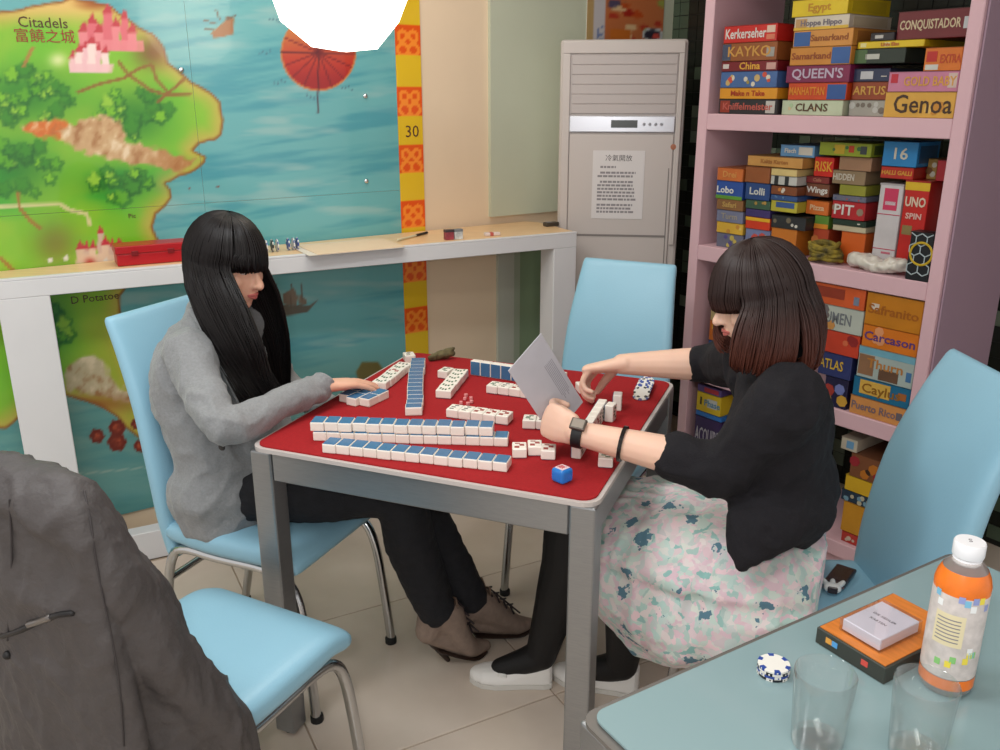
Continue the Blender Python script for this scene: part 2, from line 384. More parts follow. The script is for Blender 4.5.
    for x, y in ((50,260),(66,258),(106,261)): c = mix(c, (220,216,206), sm(4, 2.5, np.abs(X-x)+np.abs(Y-y)))
    # compass rose
    d = np.hypot(X-318.5, (Y-52.5)*0.98); c = mix(c, (196,120,60), sm(38.5, 37, d)); c = mix(c, (184,50,34), sm(36.5, 35.5, d)*sm(22, 70, Y)); c = mix(c, (150,26,30), sm(36, 35, d)*sm(60, 84, Y)*0.8)
    for k in range(16):
        a = math.pi*2*k/16 + 0.02; L = 36 if k % 4 else 60
        c = mix(c, (110,24,30) if k % 4 else (70,20,32), sm(1.3, 0.4, seg_d([(318.5,52.5),(318.5+L*math.cos(a)*(1 if k%4 else .62), 52.5+L*math.sin(a)*(1 if k % 8 else .62))], X, Y))*0.7)
    fr = random.Random(9)
    for k in range(8):
        a = math.pi*2*(k+.5)/8*0.9 + 0.6; x, y = 317+52*math.cos(a), 49+48*math.sin(a)
        for q in range(4): c = mix(c, (70,100,116), sm(1.4, 0.5, np.hypot(X-x-q*3.2+5, (Y-y-fr.uniform(-2,2))*0.8))*0.7)
    # ships
    def ship(x, y, s, hull, sail):
        nonlocal c
        c = mix(c, sail, sm(1, -.6, poly_sd([(x-6*s,y-10*s),(x+2*s,y-15*s),(x+5*s,y-8*s),(x+4*s,y-2*s),(x-6*s,y-3*s)], X, Y))*0.85)
        c = mix(c, sail, sm(1, -.6, poly_sd([(x+6*s,y-10*s),(x+11*s,y-6*s),(x+12*s,y-3*s),(x+6*s,y-3*s)], X, Y))*0.85)
        c = mix(c, sail, sm(1, -.6, poly_sd([(x-16*s,y-8*s),(x-8*s,y-10*s),(x-8*s,y-3*s),(x-15*s,y-2*s)], X, Y))*0.6)
        c = mix(c, hull, sm(1, -.6, poly_sd([(x-15*s,y-2*s),(x+14*s,y-2*s),(x+20*s,y-6*s),(x+12*s,y+3*s),(x-4*s,y+6*s),(x-15*s,y+5*s)], X, Y))*0.9)
        for q in (-11, 0, 8): c = mix(c, hull, sm(.9, .3, seg_d([(x+q*s,y-18*s),(x+q*s,y)], X, Y))*0.8)
    ship(291, 308, 1.35, (92,74,58), (124,92,70))
    c = mix(c, (150,96,50), sm(1, -.8, poly_sd([(211,33),(224,22),(229,16),(234,18),(233,34),(222,37),(214,38)], X, Y))); c = mix(c, (96,60,34), sm(3, 1.5, np.hypot(X-228,Y-18)))
    for pts in ([(204,20),(216,24)],[(205,29),(213,30)],[(216,10),(220,20)],[(228,18),(235,16)]): c = mix(c, (90,70,54), sm(1.3, .4, seg_d(pts, X, Y))*0.8)
    for x, y in ((189,189),(218,187)): c = mix(c, (120,74,70), sm(2.2, 1, np.abs(X-x)+np.abs(Y-y)))
    # red game counters printed in the lower sea, mossy rock at the foot
    for x, y, r in ((97,436,7),(117,428,8),(117,442,9),(136,424,5),(140,446,6)):
        hx = np.maximum(np.abs(X-x)*0.87 + np.abs(Y-y)*0.5, np.abs(Y-y)); c = mix(c, (112,36,26), sm(r+.6, r-.8, hx)); c = mix(c, (186,86,54), sm(r*.7, r*.3, hx)*vn(X/2,Y/2,1))
    a = sm(2, -2, poly_sd([(104,545),(112,522),(126,516),(140,520),(150,540),(154,556),(100,560)], X, Y)); k = mix(np.array([58,84,40.])*ones[...,None], (112,116,50), vn(X/4,Y/4,2)); c = c*(1-a[...,None]) + k*a[...,None]
    a = sm(1.5, -1.5, poly_sd([(356,372),(362,362),(378,362),(384,370),(380,378),(358,380)], X, Y)); c = mix(c, (104,96,50), a)
    c = mix(c, (170,186,176), sm(1.2, .3, np.abs(Y - (476 - (X-60)*0.10)))*sm(60,75,X)*sm(160,150,X)*.6)
    return np.clip(c, 0, 255)
def lin_np(c):
    c = c/255.0; return np.where(c <= 0.04045, c/12.92, ((c+0.055)/1.055)**2.4)
def print_grid(name, s0, s1, z0, z1, step, m, parent, fn, M, thick=0.004):
    """a thin panel whose face carries printed colours per vertex"""
    nx = max(2, int((s1-s0)/step)+1); nz = max(2, int((z1-z0)/step)+1)
    xs = np.linspace(s0, s1, nx); zs = np.linspace(z0, z1, nz); XX, ZZ = np.meshgrid(xs, zs)
    co = np.stack([XX, ZZ, np.zeros_like(XX)], -1).reshape(-1, 3)
    idx = np.arange(nx*nz).reshape(nz, nx); f = np.stack([idx[:-1,:-1], idx[:-1,1:], idx[1:,1:], idx[1:,:-1]], -1).reshape(-1, 4)
    verts = co.tolist(); faces = f.tolist(); b = len(verts)
    verts += [[s0,z0,-thick],[s1,z0,-thick],[s1,z1,-thick],[s0,z1,-thick]]; cr = [idx[0,0], idx[0,-1], idx[-1,-1], idx[-1,0]]
    faces += [[b+3,b+2,b+1,b]]
    rims = [list(idx[0,:]), list(idx[:,-1]), list(idx[-1,::-1]), list(idx[::-1,0])]
    for k, rim in enumerate(rims): faces += [[int(v) for v in rim[::-1]] + [b+k, b+(k+1) % 4]]
    me = bpy.data.meshes.new(name); me.from_pydata([tuple(v) for v in verts], [], [tuple(int(i) for i in q) for q in faces])
    col = np.ones((len(verts), 4)); col[:b, :3] = lin_np(fn(XX, ZZ)).reshape(-1, 3)
    at = me.color_attributes.new('print', 'FLOAT_COLOR', 'POINT'); at.data.foreach_set('color', col.astype(np.float32).ravel())
    me.transform(M); me.materials.append(m); me.update()
    return link(bpy.data.objects.new(name, me), parent)
def wall_px(s, z):                                # wall coordinates -> the photograph's pixel, used to lay the print out
    X = W0.x + wdv.x*s; Yw = W0.y + wdv.y*s; zz = z - CAM_H
    dep = Yw*CP - zz*SP; return 500 + FPX*X/dep, 375 - FPX*(zz*CP + Yw*SP)/dep
mural = thing('map_mural', 'large glossy printed fantasy map mural with teal sea and green coast on the wall', 'mural', (0,0,0))
mural_m = vcol_mat('mural_print', 0.22, 0.3)
s_st0 = on_wall(400.5, 200)[0]
zsm = on_wall(100, 210)[1]; ssm = on_wall(190, 60)[0]
sL = -2.4
for a, b in ((sL, ssm), (ssm, s_st0)):
    for z0, z1 in ((0.10, zsm), (zsm, 2.35)):
        print_grid('map_panel', a+0.0005, b-0.0005, z0+0.0005, z1-0.0005, 0.0062, mural_m, mural, lambda s, z: paint(*wall_px(s, z)), wall_M(0.0))
# the printed border: squares of yellow and ornamented orange
def border_fn(s, z):
    px, py = wall_px(s, z); k = np.ones(s.shape)[..., None]
    per = 2*0.1030; z_a = on_wall(412, 56)[1]
    t = ((z - z_a)/per) % 1.0; org = t < 0.5
    c = np.where(org[..., None], np.array([226,84,18.]), np.array([222,184,34.]))*k
    u = (s - s_st0)/(s_stripe1 - s_st0) - 0.5; v = (t/0.5 - 0.5)
    pat = np.minimum(np.abs(np.hypot(np.abs(u)-0.22, v-0.15) - 0.16), np.abs(np.hypot(np.abs(u)-0.2, v+0.3) - 0.2))
    c = np.where((org & (pat < 0.06))[..., None], np.array([244,140,44.]), c)
    return c
print_grid('map_border', s_st0, s_stripe1, 0.10, 2.35, 0.006, mural_m, mural, border_fn, wall_M(0.001))
ink = mat('print_ink', (84,52,32), 0.5)
def wall_text(s, x, y, size, m, stretch=1.0, bold=0.0):
    a, z = on_wall(x, y); return text_obj('lettering', s, size, m, mural, wall_M(0.0012) @ Matrix.Translation((a, z, 0)), 0.0003, stretch=stretch, bold=bold)
wall_text('Citadels', 43, 23, 0.040, ink); wall_text('富饒之城', 45, 37, 0.04, mat('print_ink_red', (150,60,40), 0.5))
wall_text('30', 412, 132, 0.06, ink); wall_text('D Potatoe', 95, 298, 0.034, ink); wall_text('Pic', 132, 216, 0.02, ink)
screw_m = mat('screw_steel', (220,222,224), 0.2, 1.0)
for x, y in ((181,70),(365,96),(366,181)):
    a, z = on_wall(x, y); b = new(); lathe(b, [(0,0.008),(0.006,0.007),(0.009,0.003),(0.009,0)], 12, M=wall_M(0.0005) @ Matrix.Translation((a, z, 0))); obj('screw', b, screw_m, mural, True)

# ---------------------------------------------------------------- the white framed ledge under the mural
RA = Vector((-1.412, 2.421, 0)); RB = Vector((0.293, 3.319, 0)); rd = (RB-RA).normalized(); rn = Vector((rd.y, -rd.x, 0))
RL = (RB-RA).length; ZT = 0.97
white = mat('ledge_white', (216,216,218), 0.42, var=0.02, vscale=5); woodtop = mat('ledge_top_wood', (232,196,150), 0.35, var=0.06, vscale=9, stretch=(1,6,1))
def rail_M(): return frame_M(RA, rd, (0,0,1), rn)
led = thing('wall_ledge', 'white framed ledge with pale wooden top running below the map mural', 'ledge', (RA.x, RA.y, 0))
RM = Matrix.Translation(-Vector((RA.x, RA.y, 0))) @ rail_M()
def ledge_box(name, lo, hi, m, bev=0.002): bm = new(); box(bm, lo, hi, bev, 1, RM); return obj(name, bm, m, led)
ledge_box('front_rail', (-0.9, ZT-0.057, -0.02), (RL, ZT-0.006, 0.0), white)
ledge_box('post', (-0.018, 0, -0.10), (0.118, ZT-0.057, -0.0005), white); ledge_box('post', (RL-0.10, 0, -0.10), (RL, ZT-0.057, -0.0005), white); ledge_box('post', (-0.9, 0, -0.10), (-0.8, ZT-0.057, -0.0005), white)
ledge_box('base_rail', (-0.9, 0.0, -0.06), (RL-0.1, 0.10, -0.004), white)
# wooden top reaches back to the wall, which runs at a small angle to the rail
def rl(p): q = p - RA; return (q.dot(rd), -q.dot(rn))
e0 = W0 + wn*0.004 + wdv*(-2.1); e1 = W0 + wn*0.004 + wdv*(0.74)
poly = [(-0.9, 0.002), (RL, 0.002), (RL, rl(e1)[1]), rl(e0)]
poly = [(-0.9, 0.002), (RL+0.0, 0.002), (RL+0.0, 0.30), rl(W0 + wn*0.014 + wdv*0.52), rl(W0 + wn*0.006 + wdv*(-1.95))]
b = new(); prism(b, poly, ZT-0.026, ZT, M=RM @ Matrix(((1,0,0,0),(0,0,1,0),(0,-1,0,0),(0,0,0,1)))); obj('top_board', b, woodtop, led)
ledge_box('front_edge', (-0.9, ZT-0.006, -0.02), (RL, ZT+0.001, 0.0), white, 0.001)
# ================================================================ FURNITURE
steel = mat('brushed_steel', (150,152,154), 0.38, 0.85, var=0.05, vscale=40, stretch=(1,1,14)); chrome = mat('chrome_tube', (190,192,194), 0.18, 1.0)
trim_w = mat('table_trim', (190,182,178), 0.4)
felt = mat('red_felt', (154,13,21), 0.95, var=0.10, vscale=140, bump=0.15, bscale=500)
TZ = 0.75; TA = math.radians(-21.4); TSZ = 0.772
tX = Vector((math.cos(TA), math.sin(TA), 0)); tY = Vector((-tX.y, tX.x, 0))
T_FL = Vector((-0.541, 1.738, 0)); T_C = T_FL + (tX + tY)*TSZ/2
def make_table(label, loc, rz, top_parts):
    t = thing('square_table', label, 'table', loc, rz, None); h = TSZ/2; lw = 0.052
    for sx in (-1, 1):
        for sy in (-1, 1):
            x0 = sx*h - (lw if sx > 0 else 0); y0 = sy*h - (lw if sy > 0 else 0)
            bm = new(); box(bm, (x0, y0, 0.008), (x0+lw, y0+lw, TZ-0.012), 0.004, 2); l = obj('leg', bm, steel, t)
            bm = new(); lathe(bm, [(0,0),(0.018,0),(0.018,0.008),(0,0.008)], 12, (x0+lw/2, y0+lw/2, 0)); obj('foot_cap', bm, mat('black_rubber', (22,22,22), 0.7), l)
    for k in range(4):
        M = Matrix.Rotation(k*math.pi/2, 4, 'Z'); bm = new(); box(bm, (-h+lw+0.001, -h+0.003, TZ-0.078), (h-lw-0.001, -h+0.025, TZ-0.012), 0.003, 1, M); obj('apron', bm, steel, t)
    top_parts(t); return t
def red_top(t):
    bm = new(); prism(bm, rrect(TSZ+0.004, TSZ+0.004, 0.035, 6), TZ-0.012, TZ-0.003); obj('table_trim', bm, trim_w, t)
    bm = new(); prism(bm, rrect(TSZ-0.014, TSZ-0.014, 0.03, 6), TZ-0.003, TZ); obj('felt_top', bm, felt, t)
def glass_top(t):
    bm = new(); prism(bm, rrect(TSZ+0.004, TSZ+0.004, 0.025, 6), TZ-0.012, TZ-0.006); obj('table_trim', bm, mat('table2_rim', (120,116,112), 0.4, 0.4), t)
    bm = new(); prism(bm, rrect(TSZ-0.022, TSZ-0.022, 0.02, 6), TZ-0.006, TZ-0.003); obj('tabletop_lining', bm, mat('teal_lining', (118,150,150), 0.5), t)
    bm = new(); prism(bm, rrect(TSZ-0.018, TSZ-0.018, 0.02, 6), TZ-0.003, TZ); obj('glass_sheet', bm, mat('teal_glass_top', (134,158,162), 0.08, spec=0.5), t)
make_table('square steel-legged table with red felt top holding the mahjong tiles', T_C, TA, red_top)
q0 = P(585, 710, TZ); q1 = P(952, 550, TZ); a2 = math.atan2(q1.y-q0.y, q1.x-q0.x)
x2 = Vector((math.cos(a2), math.sin(a2), 0)); y2 = Vector((-x2.y, x2.x, 0))
T2_C = Vector((q0.x, q0.y, 0)) + x2*((q1-q0).length/2) - y2*TSZ/2
make_table('square table with teal glass top holding the drinks bottle and glasses', T2_C, a2, glass_top)

# ---------------------------------------------------------------- blue upholstered chairs
blue = mat('blue_leatherette', (142,188,210), 0.36, bump=0.05, bscale=220, var=0.02, vscale=5, spec=0.45)
def sweep_pad(bm, path, n=36, p=12.0):
    """path: (y, z, width, thickness); superellipse cross-sections across x"""
    pts = [Vector((0, a[0], a[1])) for a in path]; wt = [Vector((a[2], a[3], 0)) for a in path]
    pts = catmull(pts, 4); wt = catmull(wt, 4); rings = []
    def ring(c, t, w, h):
        nrm = Vector((1,0,0)).cross(t).normalized(); r = []
        for k in range(n):
            a = 2*math.pi*k/n; ca, sa = math.cos(a), math.sin(a)
            r.append(bm.verts.new(c + Vector((1,0,0))*(w/2*math.copysign(abs(ca)**(2/p), ca)) + nrm*(h/2*math.copysign(abs(sa)**(2/2.6), sa))))
        return r
    N = len(pts)
    for i in range(N):
        t = (pts[min(i+1,N-1)] - pts[max(i-1,0)]).normalized()
        if i == 0:
            for f, g in ((0.9, 0.35), (0.55, 0.8)): rings.append(ring(pts[0] - t*wt[0].y/2*f, t, wt[0].x - wt[0].y*(1-g)*0.5, wt[0].y*g))
        rings.append(ring(pts[i], t, wt[i].x, wt[i].y))
        if i == N-1:
            for f, g in ((0.55, 0.8), (0.9, 0.35)): rings.append(ring(pts[-1] + t*wt[-1].y/2*f, t, wt[-1].x - wt[-1].y*(1-g)*0.5, wt[-1].y*g))
    for a, b in zip(rings[:-1], rings[1:]):
        for k in range(n): bm.faces.new((a[k], a[(k+1)%n], b[(k+1)%n], b[k]))
    bm.faces.new(rings[0][::-1]); bm.faces.new(rings[-1])
def make_chair(label, loc, rz):
    t = thing('dining_chair', label, 'chair', loc, rz, 'light blue dining chairs')
    bm = new(); sweep_pad(bm, [(-0.185, 0.425, 0.36, 0.06), (-0.08, 0.423, 0.375, 0.066), (0.06, 0.428, 0.385, 0.066), (0.13, 0.43, 0.385, 0.06), (0.178, 0.415, 0.38, 0.05)]); obj('seat', bm, blue, t, True, 60)
    bm = new(); sweep_pad(bm, [(-0.205, 0.365, 0.34, 0.045), (-0.212, 0.46, 0.36, 0.05), (-0.222, 0.58, 0.365, 0.05), (-0.25, 0.74, 0.350, 0.048), (-0.295, 0.87, 0.325, 0.042), (-0.328, 0.945, 0.31, 0.034)]); obj('backrest', bm, blue, t, True, 60)
    for s in (-1, 1):
        x = s*0.168
        bm = new(); tube(bm, [(x*1.04,-0.29,0.012),(x,-0.24,0.2),(x,-0.205,0.34),(x,-0.16,0.385),(x,-0.05,0.385),(x,0.09,0.388),(x,0.155,0.37),(x,0.188,0.31),(x*1.03,0.205,0.18),(x*1.06,0.22,0.012)], 0.0125, 10, 4)
        l = obj('side_frame', bm, chrome, t, True)
        for y in (-0.29, 0.22):
            bm = new(); lathe(bm, [(0,0),(0.016,0),(0.016,0.016),(0,0.018)], 12, (x*1.05, y, 0)); obj('foot_cap', bm, mat('black_rubber', (22,22,22), 0.7), l)
    bm = new(); tube(bm, [(-0.168,0.03,0.383),(0.168,0.03,0.383)], 0.010, 8, 1); obj('crossbar', bm, chrome, t, True)
    bm = new(); tube(bm, [(-0.168,-0.215,0.29),(0.168,-0.215,0.29)], 0.009, 8, 1); obj('crossbar', bm, chrome, t, True)
    bm = new(); box(bm, (-0.16,-0.17,0.372), (0.16,0.16,0.395), 0.004); obj('seat_board', bm, mat('black_board', (24,24,26), 0.7), t)
    return t
def face_rot(f): return math.atan2(f[1], f[0]) - math.pi/2
CH_A = Vector((-0.580, 2.03, 0)); fA = Vector((math.cos(math.radians(-24)), math.sin(math.radians(-24)), 0))
CH_B = Vector((-0.557, 1.435, 0)); fB = Vector((0.46, 0.888, 0)).normalized()
CH_C = Vector((0.27, 2.47, 0)); fC = Vector((-0.44, -0.90, 0)).normalized()
CH_D = Vector((0.63, 1.60, 0)); fD = Vector((-0.998, -0.04, 0)).normalized()
make_chair('light blue chair on which the woman in the grey blazer sits', CH_A, face_rot(fA))
make_chair('light blue chair with a dark grey jacket hung over its back', CH_B, face_rot(fB))
make_chair('empty light blue chair at the table in front of the air conditioner', CH_C, face_rot(fC))
make_chair('light blue chair on which the woman in the floral skirt sits', CH_D, face_rot(fD))

# ---------------------------------------------------------------- standing air conditioner
ac_m = mat('ac_plastic', (196,188,184), 0.38); ac_d = mat('ac_grille', (184,176,174), 0.4)
AC0 = Vector((0.228, 3.50, 0)); AC1 = Vector((0.700, 3.44, 0)); ad = (AC1-AC0).normalized(); an = Vector((ad.y, -ad.x, 0)); AW = (AC1-AC0).length
ac = thing('air_conditioner', 'tall cream floor-standing air conditioner with a louvred outlet between ledge and shelf', 'air conditioner', AC0)
AM = frame_M((0,0,0), ad, (0,0,1), an); ZAC = 1.665
def acb(name, lo, hi, m, bev=0.0, parent=ac): bm = new(); box(bm, lo, hi, bev, 2, AM); return obj(name, bm, m, parent)
acb('casing', (0, 0.02, -0.30), (AW, ZAC, -0.006), ac_m, 0.012); acb('plinth', (0.01, 0, -0.29), (AW-0.01, 0.02, -0.02), mat('ac_plinth', (90,86,84), 0.6))
acb('bezel', (0.010, ZAC-0.05, -0.008), (AW-0.012, ZAC-0.006, 0.004), ac_m, 0.003); acb('bezel', (0.010, 0.9, -0.008), (0.040, ZAC-0.05, 0.004), ac_m, 0.003); acb('bezel', (AW-0.032, 0.9, -0.008), (AW-0.012, ZAC-0.05, 0.004), ac_m, 0.003)
z_a, z_b = ZAC-0.055, ZAC-0.268
for k in range(6):
    z1 = z_a - (z_a-z_b)*k/6; z0 = z_a - (z_a-z_b)*(k+1)/6 + 0.0012; bm = new(); box(bm, (0.045, z0, -0.012), (AW-0.036, z1, 0.001), 0.002, 1, AM @ Matrix.Translation((0,0,0))); obj('louvre', bm, ac_d, ac)
acb('louvre_backing', (0.041, z_b+0.001, -0.0065), (AW-0.034, z_a+0.002, -0.002), ac_d)
strip = acb('control_strip', (0.04, z_b-0.068, -0.006), (AW-0.034, z_b-0.006, 0.006), mat('ac_silver', (206,208,216), 0.25, 0.5), 0.004)
acb('display', (0.20, z_b-0.05, 0.006), (0.30, z_b-0.022, 0.0075), mat('lcd_dark', (66,70,70), 0.2), 0, strip)
for k in range(4):
    bm = new(); lathe(bm, [(0,0.003),(0.006,0.002),(0.006,0)], 10, M=AM @ Matrix.Translation((0.325+k*0.022, z_b-0.037, 0.006))); obj('button', bm, mat('ac_button', (150,152,160), 0.4), strip)
acb('front_panel', (0.042, 0.12, -0.006), (AW-0.036, z_b-0.075, 0.002), ac_m, 0.003)
acb('side_seam', (AW-0.05, 0.12, -0.006), (AW-0.046, z_b-0.2, 0.003), mat('ac_shadow_gap', (130,124,122), 0.6))
acb('lower_grille', (0.04, 0.93, -0.004), (AW-0.05, 0.938, 0.004), mat('ac_shadow_gap', (130,124,122), 0.6))
bm = new(); lathe(bm, [(0,0.003),(0.011,0.002),(0.011,0)], 12, M=AM @ Matrix.Translation((0.44, z_b-0.12, 0.002))); obj('sticker', bm, mat('ac_sticker', (170,110,84), 0.5), ac)
# notice taped to it
nt_ = thing('paper_notice', 'white printed paper notice taped to the air conditioner', 'notice', AC0)
paper = mat('white_paper', (216,212,212), 0.7); dark_ink = mat('dark_ink', (70,66,70), 0.7); grey_ink = mat('grey_ink', (140,136,140), 0.7)
n_x0, n_x1, n_z0, n_z1 = 0.135, 0.335, 1.0, 1.262
acb('sheet', (n_x0, n_z0, 0.0025), (n_x1, n_z1, 0.0035), paper, 0, nt_)
text_obj('heading', '冷氣開放', 0.026, dark_ink, nt_, AM @ Matrix.Translation(((n_x0+n_x1)/2, n_z1-0.03, 0.0036)), 0.0002)
lr = random.Random(4); z = n_z1 - 0.062
for k in range(12):
    if k in (1, 3, 9): z -= 0.008
    x0 = n_x0 + (0.03 if k in (0, 1, 3) else 0.02); x1 = n_x0 + (0.09 if k == 0 else 0.175 - 0.02*lr.random()); x = x0
    while x < x1:
        w = 0.008 + 0.012*lr.random(); bm = new(); box(bm, (x, z-0.0045, 0.0035), (min(x+w, x1), z+0.0035, 0.0037), 0, 1, AM); obj('text_line', bm, grey_ink, nt_); x += w + 0.003
    z -= 0.0135

# poster on the wall above it
pst = thing('wall_poster', 'colourful food poster on the pale wall above the air conditioner', 'poster', (0,0,0))
def poster_fn(s, z):
    u = (s - sp0)/(sp1 - sp0); v = (z - zp0 + .03)/.30; one = np.ones(s.shape)[..., None]
    c = np.array([206,120,70.])*one; mix = lambda c, rgb, a: c*(1-np.clip(a,0,1)[...,None]) + np.array(rgb, float)*np.clip(a,0,1)[...,None]
    c = mix(c, (214,210,214), sm(0.24, 0.22, u)); c = mix(c, (196,164,110), sm(0.085, 0.07, u)); c = mix(c, (120,140,190), sm(.05,.03,np.abs(u-.17))*sm(.1,.08,np.abs(v-.12))*(vn(u*60, v*60)>.5))
    rr_ = random.Random(8)
    for k in range(70):
        x, y = 0.28 + 0.72*rr_.random(), rr_.random()*2.0; r = 0.04 + 0.06*rr_.random(); rgb = rr_.choice([(176,40,24),(206,84,30),(236,200,150),(90,80,110),(160,170,80),(230,220,220),(190,60,40),(70,60,60)])
        c = mix(c, rgb, sm(r, r-0.03, np.hypot(u-x, (v-y)*1.6) + 0.05*(vn(u*14,v*14,k)-.5)))
    c = mix(c, (216,120,40), sm(0.13, 0.12, np.abs(u-0.43))*sm(0.075, 0.07, np.abs(v-0.1)))
    c = mix(c, (206,214,216), sm(0.16, 0.14, np.hypot(u-0.87, (v-0.13)*1.5))); c = mix(c, (50,44,60), sm(0.12, 0.10, np.hypot(u-0.86, (v-0.13)*1.5))); c = mix(c, (210,80,70), sm(0.06, 0.05, np.hypot(u-0.91, (v-0.11)*1.5)))
    return c*0.92
sp0 = on_wall(584, 30)[0]; sp1 = on_wall(660, 30)[0]; zp0 = on_wall(620, 36)[1]; zp1 = zp0 + 0.6
print_grid('poster_sheet', sp0, sp1, zp0-0.03, zp1, 0.01, vcol_mat('poster_print', 0.4), pst, poster_fn, wall_M(0.017), 0.003)

# ---------------------------------------------------------------- pendant lamp of folded white paper
lamp_c = D(343, -14, 2.42); lamp = thing('pendant_lamp', 'glowing white folded-paper pendant lamp hanging before the map mural', 'lamp', (lamp_c.x, lamp_c.y, lamp_c.z-0.18))
paper_glow = mat('glowing_paper_shade', (255,252,244), 0.6, emit=(255,244,226), estr=4.5)
bm = new(); r = bmesh.ops.create_icosphere(bm, subdivisions=2, radius=0.178)
rg = random.Random(21)
for v in bm.verts: v.co *= 0.90 + 0.18*rg.random(); v.co.z = max(v.co.z, -0.150 - 0.012*rg.random()); v.co.z += 0.18
obj('shade', bm, paper_glow, lamp)
bm = new(); tube(bm, [(0,0,0.33),(0,0,2.66-lamp.location.z)], 0.004, 8, 1); obj('cord', bm, mat('cord_white', (220,220,216), 0.6), lamp)
bm = new(); lathe(bm, [(0,0.37),(0.02,0.37),(0.024,0.33),(0.024,0.30),(0,0.30)], 14); obj('cap', bm, mat('cord_white', (220,220,216), 0.6), lamp)

# ================================================================ PINK SHELF
pink = mat('shelf_pink', (200,164,172), 0.55, var=0.02, vscale=4); mauve = mat('shelf_mauve', (160,134,150), 0.5)
SR = Vector((1.17, 2.27, 0)); SLf = Vector((0.663, 2.926, 0)); sdv = (SR-SLf).normalized(); sn = Vector((sdv.y, -sdv.x, 0)); SWID = (SR-SLf).length
SDEP = 0.36
shelf = thing('open_bookshelf', 'tall pink open shelf unit stacked with board game boxes', 'shelf', SLf)
SM = frame_M((0,0,0), sdv, (0,0,1), sn)       # local (along, up, out); front plane at out = 0
def shb(name, lo, hi, m, bev=0.002): bm = new(); box(bm, lo, hi, bev, 1, SM); return obj(name, bm, m, shelf)
PW = 0.036
ZB = [0.14, 0.564, 0.987, 1.41, 1.86]; BT = 0.05
shb('side_panel', (-0.032, 0, -SDEP), (0.006, 2.2, 0), pink); shb('side_panel', (SWID-PW, 0, -SDEP), (SWID, 2.2, 0), pink)
shb('side_facing', (SWID+0.0005, 0.0, -SDEP), (SWID+0.006, 2.2, -0.012), mauve)
for z in ZB: shb('shelf_board', (0.006, z-BT, -SDEP), (SWID-PW, z, -0.0005), pink)
shb('plinth', (0.006, 0, -0.06), (SWID-PW, ZB[0]-BT, -0.02), pink)
shb('top_board', (0.006, 2.15, -SDEP), (SWID-PW, 2.2, 0), pink)

def on_shelf(x, y, back=0.0):
    q = W(x, y, SLf - sn*back, sn); return ((q - SLf).dot(sdv), q.z)
BOXM = {}
def bmat(rgb):
    k = tuple(int(v*0.86) for v in rgb); rgb = k
    if k not in BOXM: BOXM[k] = mat('box_print_%d_%d_%d' % k, rgb, 0.42, var=0.10, vscale=14)
    return BOXM[k]
WHT = (222,216,206); BLK = (28,28,34)
nbox = [0]; PLACED = []
def game_box(label, x0, x1, z0, z1, depth, back, rgb, title=None, trgb=WHT, band=None, size=0.55, name='board_game_box', group=None, yaw=0.0, side=None, blob=None, align=0.5, cat='game box'):
    """x0,x1 along the shelf, z0,z1 heights, back = setback of the front face"""
    nbox[0] += 1; x0 = max(x0, PW+0.003); x1 = min(x1, SWID-PW-0.003)
    depth = min(depth, SDEP - back - 0.004)
    for a0, a1, c0_, c1_, d0_, d1_ in PLACED:              # boxes rest on and beside each other, never inside
        if x0 < a1 and x1 > a0 and z0 < c1_ - 1e-4 and z1 > c0_ + 1e-4 and back < d1_ and back + depth > d0_:
            ov = c1_ - z0
            if ov < 0.016 and z0 > c0_ + 0.004: z1 += ov; z0 = c1_
    for a0, a1, c0_, c1_, d0_, d1_ in PLACED:
        if x0 < a1 and x1 > a0 and z0 < c1_ - 1e-4 and z1 > c0_ + 1e-4 and back < d1_ and back + depth > d0_:
            if (x0+x1)/2 > (a0+a1)/2: x0 = a1 + 0.0012
            else: x1 = a0 - 0.0012
    x1 = max(x1, x0 + 0.012)
    PLACED.append((x0, x1, z0, z1, back, back + depth)); w = x1-x0; h = z1-z0 - 0.0006; c = SLf + sdv*((x0+x1)/2) - sn*back
    o = None; bm = new(); Ml = frame_M((0,0,0), sdv, (0,0,1), sn) @ Matrix.Rotation(yaw, 4, 'Y')
    box(bm, (-w/2, 0, -depth), (w/2, h, 0), min(0.0015, h*0.1), 1, Ml)
    o = obj(name, bm, bmat(rgb)); o.location = c + Vector((0,0,z0+0.0003)); tag(o, label, cat, group)
    # lid edge
    bm = new(); box(bm, (-w/2-0.0008, h*0.985, -depth-0.0008), (w/2+0.0008, h*1.004, 0.0008), 0, 1, Ml); obj('lid', bm, bmat(tuple(max(0, int(v*0.82)) for v in rgb)), o)
    if band:
        for a, b_, lo, hi, brgb in band:
            bm = new(); box(bm, (-w/2+a*w, lo*h, 0), (-w/2+b_*w, hi*h, 0.0007), 0, 1, Ml); obj('printed_panel', bm, bmat(brgb), o)
    if blob:
        rb = random.Random(nbox[0]*7)
        for k in range(blob[0]):
            bx_, by_ = rb.uniform(-0.42, 0.42)*w, rb.uniform(0.2, 0.8)*h; rr_ = rb.uniform(0.12, 0.24)*h
            bm = new(); lathe(bm, [(0,0.0009),(rr_,0.0008),(rr_,0)], 7, M=Ml @ Matrix.Translation((bx_, by_, 0))); obj('printed_mark', bm, bmat(rb.choice(blob[1])), o)
    if title:
        sz = h*size*1.3; span = min(align, 1-align)*2*0.92*w
        text_obj('title', title, sz, bmat(trgb), o, Ml @ Matrix.Translation(((align-0.5)*w, h*0.5, 0.0009)), 0.0003, bold=0.0006, fit=span)
    if side:
        bm = new(); box(bm, (w/2, h*0.15, -depth*0.9), (w/2+0.0007, h*0.85, -depth*0.1), 0, 1, Ml); obj('printed_side', bm, bmat(side), o)
    return o
